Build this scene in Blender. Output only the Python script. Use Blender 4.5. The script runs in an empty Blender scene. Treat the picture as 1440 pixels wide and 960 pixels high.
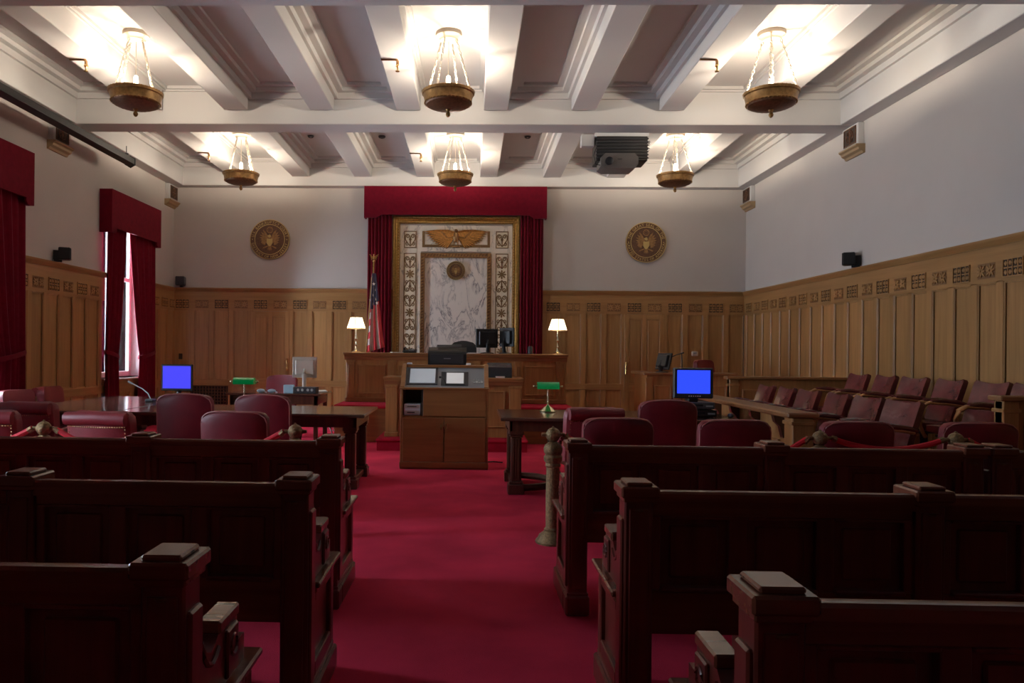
import bpy, bmesh, math, random
from mathutils import Vector, Matrix
R = math.radians
PI = math.pi
random.seed(7)
SC = bpy.context.scene
COL = SC.collection

# ------------------------------------------------------------------ camera
cam_d = bpy.data.cameras.new('camera')
cam = bpy.data.objects.new('camera', cam_d)
COL.objects.link(cam)
cam_d.sensor_fit = 'HORIZONTAL'
cam_d.sensor_width = 36
cam_d.lens = 1050 / 1440 * 36
cam_d.shift_x = (720 - 634) / 1440
cam_d.shift_y = (493 - 480) / 1440
cam_d.clip_start = .05
cam.matrix_world = Matrix.Translation((0, 0, 1.4)) @ Matrix.Rotation(.026, 4, 'Z') @ Matrix.Rotation(PI / 2, 4, 'X') @ Matrix.Rotation(.010, 4, 'Z')
SC.camera = cam

# ------------------------------------------------------------------ world, exposure
W = bpy.data.worlds.new('daylight')
SC.world = W
W.use_nodes = True
W.node_tree.nodes['Background'].inputs[0].default_value = (.70, .83, 1.0, 1)
W.node_tree.nodes['Background'].inputs[1].default_value = 36.0
SC.view_settings.view_transform = 'Standard'
SC.view_settings.look = 'None'
SC.view_settings.gamma = 1
SC.view_settings.use_curve_mapping = False
SC.view_settings.exposure = 0.47
SC.cycles.use_denoising = True
SC.cycles.max_bounces = 10
SC.cycles.diffuse_bounces = 6
SC.cycles.sample_clamp_indirect = 6
LAMP_W = 72          # watts of each pendant's bulbs
XL, XR, YB, YR = -5.77, 5.22, 14.34, -3.0
XC = -.28            # centre line of the room
WIN = (12.35, 8.45, 4.55)   # window centres along the left wall
for wy in WIN:       # daylight enters through the window openings: portals guide the sampling
    pl = bpy.data.lights.new('window_portal', 'AREA')
    pl.shape = 'RECTANGLE'; pl.size = 2.85; pl.size_y = 1.6
    pl.cycles.is_portal = True
    po = bpy.data.objects.new('window_portal', pl); COL.objects.link(po)
    po.location = (-6.22, wy, 2.32); po.rotation_euler = (0, -PI / 2, 0)

# ------------------------------------------------------------------ materials
MATS = {}
def _mat(name):
    m = bpy.data.materials.new(name); m.use_nodes = True
    MATS[name] = m
    nt = m.node_tree
    return m, nt, nt.nodes['Principled BSDF']
def N(nt, t, **kw):
    n = nt.nodes.new(t)
    for k, v in kw.items(): setattr(n, k, v)
    return n
def ramp(nt, stops):
    r = N(nt, 'ShaderNodeValToRGB'); e = r.color_ramp.elements
    e[0].position, e[0].color = stops[0][0], (*stops[0][1], 1)
    e[1].position, e[1].color = stops[-1][0], (*stops[-1][1], 1)
    for p, c in stops[1:-1]:
        q = e.new(p); q.color = (*c, 1)
    return r
def plain(name, col, rough=.5, metal=0, noise=.0, nscale=8, bump=0, bscale=60, coat=0, spec=.5, sheen=0, emit=None, es=0):
    m, nt, b = _mat(name)
    b.inputs['Base Color'].default_value = (*col, 1)
    b.inputs['Roughness'].default_value = rough
    b.inputs['Metallic'].default_value = metal
    b.inputs['Coat Weight'].default_value = coat
    b.inputs['Specular IOR Level'].default_value = spec
    b.inputs['Sheen Weight'].default_value = sheen
    if emit:
        b.inputs['Emission Color'].default_value = (*emit, 1); b.inputs['Emission Strength'].default_value = es
    if noise or bump:
        tc = N(nt, 'ShaderNodeTexCoord')
        if noise:
            no = N(nt, 'ShaderNodeTexNoise'); no.inputs['Scale'].default_value = nscale; no.inputs['Detail'].default_value = 5
            nt.links.new(tc.outputs['Object'], no.inputs['Vector'])
            lo = tuple(max(0, c * (1 - noise)) for c in col); hi = tuple(min(1, c * (1 + noise)) for c in col)
            r = ramp(nt, [(.3, lo), (.7, hi)])
            nt.links.new(no.outputs['Fac'], r.inputs[0]); nt.links.new(r.outputs[0], b.inputs['Base Color'])
        if bump:
            n2 = N(nt, 'ShaderNodeTexNoise'); n2.inputs['Scale'].default_value = bscale; n2.inputs['Detail'].default_value = 4
            nt.links.new(tc.outputs['Object'], n2.inputs['Vector'])
            bp = N(nt, 'ShaderNodeBump'); bp.inputs['Strength'].default_value = bump; bp.inputs['Distance'].default_value = .01
            nt.links.new(n2.outputs['Fac'], bp.inputs['Height']); nt.links.new(bp.outputs[0], b.inputs['Normal'])
    return m
def wood(name, lo, hi, axis='z', rough=.4, coat=0, vary=.25, spec=.5):
    m, nt, b = _mat(name)
    tc = N(nt, 'ShaderNodeTexCoord'); oi = N(nt, 'ShaderNodeObjectInfo')
    mp = N(nt, 'ShaderNodeMapping')
    s = {'x': (1.2, 22, 22), 'y': (22, 1.2, 22), 'z': (22, 22, 1.2)}[axis]
    mp.inputs['Scale'].default_value = s
    cx = N(nt, 'ShaderNodeCombineXYZ')
    mu = N(nt, 'ShaderNodeMath', operation='MULTIPLY'); mu.inputs[1].default_value = 40
    nt.links.new(oi.outputs['Random'], mu.inputs[0])
    for i in range(3): nt.links.new(mu.outputs[0], cx.inputs[i])
    nt.links.new(cx.outputs[0], mp.inputs['Location'])
    nt.links.new(tc.outputs['Object'], mp.inputs['Vector'])
    no = N(nt, 'ShaderNodeTexNoise'); no.inputs['Scale'].default_value = 1; no.inputs['Detail'].default_value = 6; no.inputs['Distortion'].default_value = .6
    nt.links.new(mp.outputs[0], no.inputs['Vector'])
    r = ramp(nt, [(.32, lo), (.68, hi)])
    nt.links.new(no.outputs['Fac'], r.inputs[0])
    hs = N(nt, 'ShaderNodeHueSaturation')
    mr = N(nt, 'ShaderNodeMapRange'); mr.inputs[3].default_value = 1 - vary; mr.inputs[4].default_value = 1 + vary
    nt.links.new(oi.outputs['Random'], mr.inputs[0]); nt.links.new(mr.outputs[0], hs.inputs['Value'])
    nt.links.new(r.outputs[0], hs.inputs['Color']); nt.links.new(hs.outputs[0], b.inputs['Base Color'])
    b.inputs['Roughness'].default_value = rough; b.inputs['Coat Weight'].default_value = coat; b.inputs['Coat Roughness'].default_value = .18
    b.inputs['Specular IOR Level'].default_value = spec
    return m
plain('plaster', (.52, .485, .455), .85, noise=.02, nscale=2, bump=.04, bscale=30)
plain('ceiling_paint', (.55, .54, .535), .8, noise=.015, nscale=2)
wood('oak', (.31, .160, .056), (.40, .215, .080), 'z', .36, vary=.14)
wood('oak_h', (.30, .155, .054), (.38, .205, .076), 'x', .36, vary=.05)
wood('bench_oak', (.31, .142, .046), (.41, .200, .068), 'z', .36, vary=.08)
wood('bench_oak_h', (.22, .094, .034), (.32, .145, .052), 'x', .32, vary=.05)
wood('mahogany', (.115, .022, .015), (.175, .040, .024), 'z', .30, coat=.2, vary=.1)
wood('mahogany_h', (.150, .042, .023), (.210, .066, .034), 'x', .26, coat=.25, vary=.08)
wood('table_wood', (.055, .020, .012), (.110, .042, .022), 'z', .28, coat=.3, vary=.05)
wood('table_top', (.075, .034, .022), (.125, .060, .038), 'x', .12, coat=.7, vary=.03)
wood('lectern_wood', (.28, .118, .036), (.35, .155, .050), 'x', .35, vary=.06)
wood('bentwood', (.42, .20, .07), (.55, .28, .10), 'z', .3, vary=.05)
plain('oak_shade_dirt', (.19, .092, .034), .6)
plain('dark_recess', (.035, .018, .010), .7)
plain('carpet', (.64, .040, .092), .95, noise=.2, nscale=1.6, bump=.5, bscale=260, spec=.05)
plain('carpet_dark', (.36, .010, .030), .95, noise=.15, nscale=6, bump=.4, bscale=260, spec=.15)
plain('velvet', (.145, .004, .015), .9, noise=.12, nscale=14, sheen=.05, spec=.1)
plain('velvet_rope', (.62, .006, .025), .7, bump=.2, bscale=300)
plain('leather_red', (.17, .007, .015), .5, noise=.18, nscale=5, bump=.12, bscale=70)
plain('leather_pink', (.24, .026, .034), .45, noise=.15, nscale=5, bump=.12, bscale=70)
plain('leather_maroon', (.135, .024, .026), .26, noise=.3, nscale=9, bump=.35, bscale=22, coat=.2)
plain('leather_black', (.012, .012, .013), .4)
plain('piping', (.42, .17, .16), .45)
plain('brass', (.72, .50, .20), .25, 1)
plain('pale_brass', (.80, .70, .48), .22, 1)
plain('bronze', (.36, .21, .10), .42, 1, noise=.3, nscale=25)
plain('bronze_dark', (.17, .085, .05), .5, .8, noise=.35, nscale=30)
plain('gold_leaf', (.50, .31, .10), .38, .9, noise=.25, nscale=30)
plain('gold_pale', (.62, .46, .22), .4, .85)
plain('eagle_gold', (.62, .31, .09), .4, .75, noise=.3, nscale=30)
plain('seal_field', (.13, .065, .040), .5, .5, noise=.25, nscale=40)
plain('stanchion_metal', (.25, .165, .080), .42, .7, noise=.35, nscale=60, bump=.7, bscale=130)
plain('lamp_bronze', (.30, .165, .055), .4, .55, noise=.25, nscale=30)
plain('lamp_bowl', (.16, .075, .035), .45, .5, noise=.3, nscale=30)
plain('lamp_white', (.75, .68, .55), .5)
plain('chain', (.85, .80, .68), .3, .6)
plain('black_plastic', (.009, .009, .010), .38)
plain('dark_plastic', (.030, .030, .034), .45)
plain('charcoal_metal', (.055, .056, .062), .45, .3)
plain('grey_plastic', (.24, .25, .26), .45)
plain('silver_plastic', (.45, .46, .47), .4)
plain('beige_plastic', (.60, .55, .47), .45)
plain('white_plastic', (.78, .80, .82), .4)
plain('pale_blue', (.50, .70, .82), .5)
plain('paper', (.80, .79, .75), .8)
plain('projector_grey', (.14, .125, .115), .45)
plain('lens_glass', (.02, .02, .025), .08)
plain('white_metal', (.78, .78, .78), .35, .2)
plain('window_paint', (.78, .77, .72), .5)
plain('screen_blue', (.01, .01, .05), .2, emit=(.060, .055, .92), es=.78)
plain('screen_blue_bright', (.01, .01, .05), .2, emit=(.030, .075, 1.0), es=.78)
plain('screen_grey', (.30, .33, .36), .15, emit=(.42, .48, .55), es=.26)
plain('screen_pale', (.5, .5, .5), .15, emit=(.60, .60, .60), es=.36)
plain('bulb', (1, 1, 1), .5, emit=(1, .86, .66), es=9)
plain('shade_lit', (.9, .8, .6), .7, emit=(1, .80, .50), es=2.2)
plain('shade_rib', (.40, .25, .12), .6)
plain('flag_red', (.66, .02, .035), .8, sheen=.3)
plain('flag_white', (.80, .77, .76), .8, sheen=.3)
plain('flag_blue', (.02, .025, .10), .8, sheen=.3)
plain('ivory', (.85, .78, .62), .5, noise=.06, nscale=10)
plain('mosaic_brown', (.23, .135, .055), .5, .2, noise=.3, nscale=90)
plain('text_gold', (.62, .47, .20), .4, .7)
plain('green_lit', (.004, .10, .03), .12, coat=.6, spec=.8, emit=(.0, .35, .08), es=.16)
def marble(name, base, vein, scale, dist, lo, hi):
    m, nt, b = _mat(name)
    tc = N(nt, 'ShaderNodeTexCoord'); mp = N(nt, 'ShaderNodeMapping')
    mp.inputs['Rotation'].default_value = (0, R(-28), 0); mp.inputs['Scale'].default_value = (1.5, 1, .62)
    nt.links.new(tc.outputs['Object'], mp.inputs['Vector'])
    n1 = N(nt, 'ShaderNodeTexNoise'); n1.inputs['Scale'].default_value = scale; n1.inputs['Detail'].default_value = 9; n1.inputs['Roughness'].default_value = .62; n1.inputs['Distortion'].default_value = dist
    nt.links.new(mp.outputs[0], n1.inputs['Vector'])
    r = ramp(nt, [(.5 - hi, base), (.5 - lo, tuple(.6 * a + .4 * c for a, c in zip(base, vein))), (.5, vein), (.5 + lo, tuple(.75 * a + .25 * c for a, c in zip(base, vein))), (.5 + hi, base)])
    nt.links.new(n1.outputs['Fac'], r.inputs[0])
    n2 = N(nt, 'ShaderNodeTexNoise'); n2.inputs['Scale'].default_value = 1.1; n2.inputs['Detail'].default_value = 3
    nt.links.new(tc.outputs['Object'], n2.inputs['Vector'])
    r2 = ramp(nt, [(.36, (0, 0, 0)), (.56, (1, 1, 1))]); nt.links.new(n2.outputs['Fac'], r2.inputs[0])
    mx = N(nt, 'ShaderNodeMix', data_type='RGBA'); mx.inputs[6].default_value = (*base, 1)
    nt.links.new(r2.outputs[0], mx.inputs[0]); nt.links.new(r.outputs[0], mx.inputs[7]); nt.links.new(mx.outputs[2], b.inputs['Base Color'])
    b.inputs['Roughness'].default_value = .22
    return m
marble('marble_slab', (.86, .82, .77), (.10, .10, .13), 2.4, 1.3, .014, .06)
marble('marble_frame', (.88, .81, .69), (.22, .21, .22), 2.2, 1.0, .008, .028)
def glass_mat():
    m, nt, b = _mat('window_glass')
    out = nt.nodes['Material Output']
    tr = N(nt, 'ShaderNodeBsdfTransparent'); gl = N(nt, 'ShaderNodeBsdfGlossy'); gl.inputs['Roughness'].default_value = .02
    fr = N(nt, 'ShaderNodeFresnel'); fr.inputs[0].default_value = 1.45
    mx = N(nt, 'ShaderNodeMixShader')
    nt.links.new(fr.outputs[0], mx.inputs[0]); nt.links.new(tr.outputs[0], mx.inputs[1]); nt.links.new(gl.outputs[0], mx.inputs[2]); nt.links.new(mx.outputs[0], out.inputs[0])
glass_mat()

# ------------------------------------------------------------------ mesh builder
class MB:
    def __init__(s): s.v = []; s.f = []; s.m = []; s.mi = 0
    def face(s, idx): s.f.append(tuple(idx)); s.m.append(s.mi)
    def mark(s): return len(s.v)
    def xf(s, i, M):
        for k in range(i, len(s.v)): s.v[k] = tuple(M @ Vector(s.v[k]))
        return s
    def box(s, x0, x1, y0, y1, z0, z1, b=0):
        if x0 > x1: x0, x1 = x1, x0
        if y0 > y1: y0, y1 = y1, y0
        if z0 > z1: z0, z1 = z1, z0
        o = len(s.v)
        if b <= 0:
            s.v += [(x, y, z) for z in (z0, z1) for y in (y0, y1) for x in (x0, x1)]
            for q in ((0, 2, 3, 1), (4, 5, 7, 6), (0, 1, 5, 4), (2, 6, 7, 3), (0, 4, 6, 2), (1, 3, 7, 5)): s.face(o + i for i in q)
            return s
        b = min(b, (x1 - x0) * .45, (y1 - y0) * .45, (z1 - z0) * .45)
        lo, hi = (x0, y0, z0), (x1, y1, z1)
        id = {}
        for c in range(8):
            sg = [(c >> a) & 1 for a in range(3)]
            for a in range(3):
                p = []
                for k in range(3):
                    e = hi[k] if sg[k] else lo[k]
                    if k != a: e += -b if sg[k] else b
                    p.append(e)
                id[c, a] = len(s.v); s.v.append(tuple(p))
        for a in range(3):
            k, l = (a + 1) % 3, (a + 2) % 3
            for side in (0, 1):
                cs = [(side << a) | (i << k) | (j << l) for i, j in ((0, 0), (1, 0), (1, 1), (0, 1))]
                s.face(id[c, a] for c in cs)
            for i in (0, 1):
                for j in (0, 1):
                    c0 = (i << k) | (j << l); c1 = c0 | (1 << a)
                    s.face((id[c0, k], id[c1, k], id[c1, l], id[c0, l]))
        for c in range(8): s.face((id[c, 0], id[c, 1], id[c, 2]))
        return s
    def prism(s, poly, axis, a0, a1):
        o = len(s.v); n = len(poly)
        for a in (a0, a1):
            for (p, q) in poly:
                s.v.append({'x': (a, p, q), 'y': (p, a, q), 'z': (p, q, a)}[axis])
        s.face(range(o, o + n)); s.face(range(o + 2 * n - 1, o + n - 1, -1))
        for i in range(n):
            j = (i + 1) % n
            s.face((o + i, o + j, o + n + j, o + n + i))
        return s
    def lathe(s, prof, n=16, c=(0, 0, 0), wob=None):
        o = len(s.v); k = len(prof)
        for (r, z) in prof:
            for i in range(n):
                a = 2 * PI * i / n
                rr = r * (1 + (wob(a, z) if wob else 0))
                s.v.append((c[0] + rr * math.cos(a), c[1] + rr * math.sin(a), c[2] + z))
        for j in range(k - 1):
            for i in range(n):
                i2 = (i + 1) % n
                s.face((o + j * n + i, o + j * n + i2, o + (j + 1) * n + i2, o + (j + 1) * n + i))
        if prof[0][0] > 1e-5: s.face(o + i for i in range(n - 1, -1, -1))
        if prof[-1][0] > 1e-5: s.face(o + (k - 1) * n + i for i in range(n))
        return s
    def tube(s, path, r, n=6, closed=False, flat=None, up=None):
        P = [Vector(p) for p in path]; o = len(s.v); k = len(P)
        ref = Vector(up) if up else None
        for i, p in enumerate(P):
            a = P[(i - 1) % k] if (closed or i > 0) else p
            b = P[(i + 1) % k] if (closed or i < k - 1) else p
            t = (b - a).normalized()
            u = ref or (Vector((0, 0, 1)) if abs(t.z) < .9 else Vector((1, 0, 0)))
            x = t.cross(u).normalized(); y = x.cross(t).normalized()
            rr = r[i] if isinstance(r, (list, tuple)) else r
            for j in range(n):
                an = 2 * PI * j / n
                s.v.append(tuple(p + x * rr * math.cos(an) + y * (flat if flat else rr) * math.sin(an)))
        for i in range(k if closed else k - 1):
            i2 = (i + 1) % k
            for j in range(n):
                j2 = (j + 1) % n
                s.face((o + i * n + j, o + i * n + j2, o + i2 * n + j2, o + i2 * n + j))
        if not closed:
            s.face(o + j for j in range(n - 1, -1, -1)); s.face(o + (k - 1) * n + j for j in range(n))
        return s
    def sphere(s, c, r, nu=12, nv=8, sc=(1, 1, 1)):
        o = len(s.v)
        pr = [(max(1e-4, math.sin(PI * j / nv)), -math.cos(PI * j / nv)) for j in range(nv + 1)]
        s.lathe([(r * a, r * b) for a, b in pr], nu)
        for k in range(o, len(s.v)):
            v = s.v[k]; s.v[k] = (c[0] + v[0] * sc[0], c[1] + v[1] * sc[1], c[2] + v[2] * sc[2])
        return s
    def grid(s, fn, nu, nv):
        o = len(s.v)
        for j in range(nv + 1):
            for i in range(nu + 1): s.v.append(tuple(fn(i / nu, j / nv)))
        for j in range(nv):
            for i in range(nu):
                a = o + j * (nu + 1) + i
                s.face((a, a + 1, a + nu + 2, a + nu + 1))
        return s
    def pillow(s, w, h, t, rt=.08, arch=0, bow=0, puff=.35, nu=10, nv=10, rb=0):
        """upright cushion: x -w/2..w/2, z 0..h, thickness t about y=0; top corners rounded by rt"""
        o = len(s.v)
        vs = [(.5 - .5 * math.cos(PI * j / nv)) for j in range(nv + 1)]
        us = [-math.cos(PI * i / nu) for i in range(nu + 1)]
        for side in (-1, 1):
            for v in vs:
                z = v * h
                hw = w / 2
                if rt and z > h - rt: hw = w / 2 - rt + math.sqrt(max(0, rt * rt - (z - h + rt) ** 2))
                if rb and z < rb: hw = w / 2 - rb + math.sqrt(max(0, rb * rb - (rb - z) ** 2))
                for u in us:
                    pf = (1 - puff * abs(u) ** 5) * (1 - puff * abs(2 * v - 1) ** 8)
                    s.v.append((hw * u, side * t / 2 * pf + bow * u * u, z + arch * (1 - u * u) * v))
        n1 = nu + 1; n = n1 * (nv + 1)
        for sd in (0, 1):
            for j in range(nv):
                for i in range(nu):
                    a = o + sd * n + j * n1 + i
                    s.face((a, a + 1, a + n1 + 1, a + n1))
        loop = [i for i in range(n1)] + [j * n1 + nu for j in range(1, nv + 1)] + [nv * n1 + i for i in range(nu - 1, -1, -1)] + [j * n1 for j in range(nv - 1, 0, -1)]
        for a, b in zip(loop, loop[1:] + loop[:1]): s.face((o + a, o + b, o + n + b, o + n + a))
        return s
    def leaf(s, p0, p1, w, y0, y1, tip=.25):
        """a feather or petal lying in the xz plane between two (x, z) points, from depth y0 to y1"""
        a, b = Vector(p0), Vector(p1); d = b - a; nrm = Vector((-d.y, d.x)).normalized() * w / 2
        pl = [a - nrm * .5, a + d * (1 - tip) - nrm, b, a + d * (1 - tip) + nrm, a + nrm * .5]
        return s.prism([(p.x, p.y) for p in pl], 'y', y0, y1)
    def mesh(s, name, mats, ang=35):
        me = bpy.data.meshes.new(name)
        me.from_pydata([tuple(v) for v in s.v], [], s.f)
        if not isinstance(mats, (list, tuple)): mats = [mats]
        for m in mats: me.materials.append(MATS[m])
        if len(mats) > 1: me.polygons.foreach_set('material_index', s.m)
        bm = bmesh.new(); bm.from_mesh(me)
        bmesh.ops.remove_doubles(bm, verts=bm.verts, dist=1e-5)
        bmesh.ops.recalc_face_normals(bm, faces=bm.faces); bm.to_mesh(me); bm.free()
        me.polygons.foreach_set('use_smooth', [True] * len(me.polygons))
        me.set_sharp_from_angle(angle=R(ang))
        return me
    def build(s, name, mats, parent=None, loc=None, rotz=0, ang=35):
        return link(name, s.mesh(name, mats, ang), parent, loc, rotz)
def link(name, me, parent=None, loc=None, rotz=0):
    o = bpy.data.objects.new(name, me); COL.objects.link(o)
    if parent: o.parent = parent
    if loc: o.location = loc
    if rotz: o.rotation_euler = (0, 0, rotz)
    return o
def tag(o, label, cat, group=None):
    o['label'] = label; o['category'] = cat
    if group: o['group'] = group
    return o
def thing(name, label, cat, loc=(0, 0, 0), rotz=0, group=None):
    o = bpy.data.objects.new(name, None); COL.objects.link(o); o.empty_display_size = .1
    o.location = loc; o.rotation_euler = (0, 0, rotz)
    return tag(o, label, cat, group)
def struct(o, label=None):
    o['kind'] = 'structure'
    if label: o['label'] = label
    return o
def dup(root, loc, rotz, label, group=None):
    def cp(o, par):
        c = o.copy(); COL.objects.link(c); c.parent = par
        for ch in o.children: cp(ch, c)
        return c
    r = cp(root, None); r.location = loc; r.rotation_euler = (0, 0, rotz); r['label'] = label
    if group: r['group'] = group
    return r
def solid(o, t):
    md = o.modifiers.new('thickness', 'SOLIDIFY'); md.thickness = t; md.offset = 0
    return o
B = MB

# ------------------------------------------------------------------ floor, walls, ceiling
struct(B().box(XL - .4, XR + .2, YR - .2, YB + .2, -.15, 0).build('floor', 'carpet'), 'deep red carpet covering the courtroom floor')
wall_back = struct(B().box(XL, XR, YB, YB + .2, 0, 5.1).build('wall_back', 'plaster'), 'white upper wall with oak wainscot behind the bench')
wall_right = struct(B().box(XR, XR + .2, YR, YB + .2, 0, 5.1).build('wall_right', 'plaster'), 'long white wall with oak wainscot beside the jury box')
struct(B().box(XL, XR, YR - .2, YR, 0, 5.1).build('wall_rear', 'plaster'))
m = B()
edges = [YR - .2]
for wy in sorted(WIN): edges += [wy - .8, wy + .8]
edges += [YB + .2]
for i in range(0, len(edges), 2): m.box(XL - .4, XL, edges[i], edges[i + 1], 0, 5.1)
for wy in WIN: m.box(XL - .4, XL, wy - .8, wy + .8, 0, .9).box(XL - .4, XL, wy - .8, wy + .8, 3.75, 5.1)
wall_left = struct(m.build('wall_left', 'plaster'), 'white wall with tall windows and oak wainscot')

ceiling = struct(B().box(XL - .4, XR + .2, YR - .2, YB + .2, 5.02, 5.2).build('ceiling', 'ceiling_paint'), 'white coffered ceiling with plaster beams')
MAIN = [(14.12, YB), (10.26, 10.66), (6.32, 6.73), (2.40, 2.80), (-1.55, -1.15)]
for y0, y1 in MAIN:
    B().box(XL, XR, y0, y1, 4.51, 5.02, .008).build('main_beam', 'ceiling_paint', ceiling)
B().box(XR - .23, XR, YR, YB, 4.515, 5.02, .008).build('wall_beam', 'ceiling_paint', ceiling)
B().box(XL, XL + .25, YR, YB, 4.515, 5.02, .008).build('wall_beam', 'ceiling_paint', ceiling)
JO = [XC + k * 1.19 - .595 for k in (-3, -2, -1, 0, 1, 2, 3, 4)]
me_j = B().box(-.165, .165, 0, 3.46, 4.68, 5.02, .008).mesh('joist', 'ceiling_paint')
ye = [(MAIN[i + 1][1], MAIN[i][0]) for i in range(4)]
for y0, y1 in ye:
    for x in JO: link('joist', me_j, ceiling, (x, y0, 0))
    xs = [XL + .25] + [x for j in JO for x in (j - .165, j + .165)] + [XR - .23]
    for k in range(0, len(xs), 2):
        a, b = xs[k], xs[k + 1]; lampbay = k in (2, 8, 14)
        m = B()
        steps = ((.025, 4.955), (.06, 4.98)) if lampbay else ((.04, 4.85), (.12, 4.93), (.20, 4.985))
        for d, z in steps:
            m.box(a, a + d, y0, y1, z, 5.02).box(b - d, b, y0, y1, z, 5.02).box(a + d, b - d, y0, y0 + d, z, 5.02).box(a + d, b - d, y1 - d, y1, z, 5.02)
        m.build('coffer_moulding', 'ceiling_paint', ceiling)

# ------------------------------------------------------------------ wainscot (local x along the wall, room side is -y)
PW = .276
def panel_mesh(name, w, z0, z1, mat='oak'):
    m = B().box(-w / 2, w / 2, -.010, -.002, z0, z1)
    for sx in (-1, 1): m.box(sx * w / 2, sx * (w / 2 - .016), -.028, -.014, z0, z1, .004)
    m.box(-w / 2 + .016, w / 2 - .016, -.028, -.014, z0, z0 + .016).box(-w / 2 + .016, w / 2 - .016, -.028, -.014, z1 - .016, z1)
    return m.mesh(name, mat)
ME = {}
ME['panel'] = panel_mesh('upper_panel', PW, .80, 2.13)
ME['low'] = panel_mesh('lower_panel', PW, .14, .68)
ME['stile'] = B().box(-.052, .052, -.036, 0, .12, 2.15, .006).mesh('stile', 'oak')
m = B()
m.mi = 1; m.box(-.135, .135, -.040, -.03, 2.168, 2.345); m.mi = 0
for z in (2.168, 2.337): m.box(-.135, .135, -.050, -.035, z, z + .009)
for x in (-.135, -.006, .126): m.box(x, x + .010, -.050, -.035, 2.168, 2.345)
for cx in (-.066, .066):
    m.box(cx - .006, cx + .006, -.047, -.038, 2.18, 2.335); m.box(cx - .055, cx + .055, -.047, -.038, 2.250, 2.263)
    for dx in (-.030, .030):
        for dz in (2.213, 2.300): m.prism([(cx + dx - .022, dz), (cx + dx, dz - .026), (cx + dx + .022, dz), (cx + dx, dz + .026)], 'y', -.046, -.038)
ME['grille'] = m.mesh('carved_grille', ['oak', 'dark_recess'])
m = B(); m.mi = 1
for cx in (-.066, .066): m.box(cx - .060, cx + .060, -.0385, -.03, 2.180, 2.332)  # darker plate under the petals paints shadow and dirt of the carved lines
m.mi = 0
for cx in (-.066, .066):
    for k in range(8):
        a = k * PI / 4; l = .062 if k % 2 == 0 else .076
        m.leaf((cx + .012 * math.cos(a), 2.256 + .012 * math.sin(a)), (cx + l * math.cos(a), 2.256 + l * math.sin(a)), .024, -.050, -.034, .45)
ME['rosette'] = m.mesh('carved_rosette', ['oak', 'oak_shade_dirt'])
def spans(a, b, holes):
    out = []; x = a
    for h0, h1 in sorted(holes):
        if h1 <= a or h0 >= b: continue
        if h0 > x: out.append((x, min(h0, b)))
        x = max(x, h1)
    if x < b: out.append((x, b))
    return out
CAP = [(0, 2.49), (-.05, 2.49), (-.058, 2.51), (-.075, 2.53), (-.085, 2.545), (-.085, 2.565), (-.06, 2.572), (0, 2.572)]
def wains(wall, place, rot, a, b, centres, pitch, hole_up, hole_low, first=0):
    """hole_up: spans with no frieze or panels; hole_low: spans where only the part below the frieze is missing (doors)"""
    def run(name, s0, s1, fn, mat='oak_h'):
        mm = B(); fn(mm, (s1 - s0) / 2); mm.build(name, mat, wall, place((s0 + s1) / 2), rot)
    for s0, s1 in spans(a, b, hole_up):
        run('frieze_board', s0, s1, lambda mm, h: mm.box(-h, h, -.036, 0, 2.13, 2.49))
        run('cap_rail', s0, s1, lambda mm, h: mm.prism(CAP, 'x', -h, h))
    for s0, s1 in spans(a, b, hole_up + hole_low):
        run('middle_rail', s0, s1, lambda mm, h: mm.box(-h, h, -.040, 0, .68, .80, .006))
        run('skirting', s0, s1, lambda mm, h: mm.box(-h, h, -.045, 0, 0, .14, .01))
    inside = lambda s, hs: any(h0 - .01 < s < h1 + .01 for h0, h1 in hs)
    for k, c in enumerate(centres):
        if inside(c, hole_up): continue
        link('carved_grille' if (k + first) % 2 == 0 else 'carved_rosette', ME['grille' if (k + first) % 2 == 0 else 'rosette'], wall, place(c), rot)
        if inside(c, hole_low): continue
        link('upper_panel', ME['panel'], wall, place(c), rot); link('lower_panel', ME['low'], wall, place(c), rot)
    for k in range(len(centres) + 1):
        c = centres[0] + (k - .5) * pitch
        if a < c < b and not inside(c, [(h0 + .03, h1 - .03) for h0, h1 in hole_up + hole_low]): link('stile', ME['stile'], wall, place(c), rot)
DOOR1, DOOR2 = (-4.24, -3.48), (2.925, 3.69)
wains(wall_back, lambda s: (s, YB, 0), 0, XL, -1.5, [-5.575 + .381 * k for k in range(11)], .381, [], [DOOR1], 0)
wains(wall_back, lambda s: (s, YB, 0), 0, .9, XR, [1.19 + .385 * k for k in range(11)], .385, [], [DOOR2], 1)
rc = [14.05 - .3764 * k for k in range(45)]
wains(wall_right, lambda s: (XR, s, 0), -PI / 2, YR, YB, rc, -.3764, [], [], 0)
wh = [(wy - .8, wy + .8) for wy in WIN]
lc = [11.24 + .3726 * 8 - .3726 * k for k in range(45)]
wains(wall_left, lambda s: (XL, s, 0), PI / 2, YR, YB, [c for c in lc if c < YB - .1], -.3726, wh, [], 1)
for wy in WIN:      # boards below the window sill
    for k in (-1, 0, 1):
        link('lower_panel', ME['low'], wall_left, (XL, wy + k * .4, 0), PI / 2)
    B().box(-.8, .8, -.036, 0, .68, .9).build('apron_board', 'oak_h', wall_left, (XL, wy, 0), PI / 2)
    B().box(-.8, .8, -.045, 0, 0, .14).build('skirting', 'oak_h', wall_left, (XL, wy, 0), PI / 2)
    for k in (-1.5, -.5, .5, 1.5):
        B().box(-.06, .06, -.03, 0, .14, .68).build('stile', 'oak', wall_left, (XL, wy + k * .4, 0), PI / 2)

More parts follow.
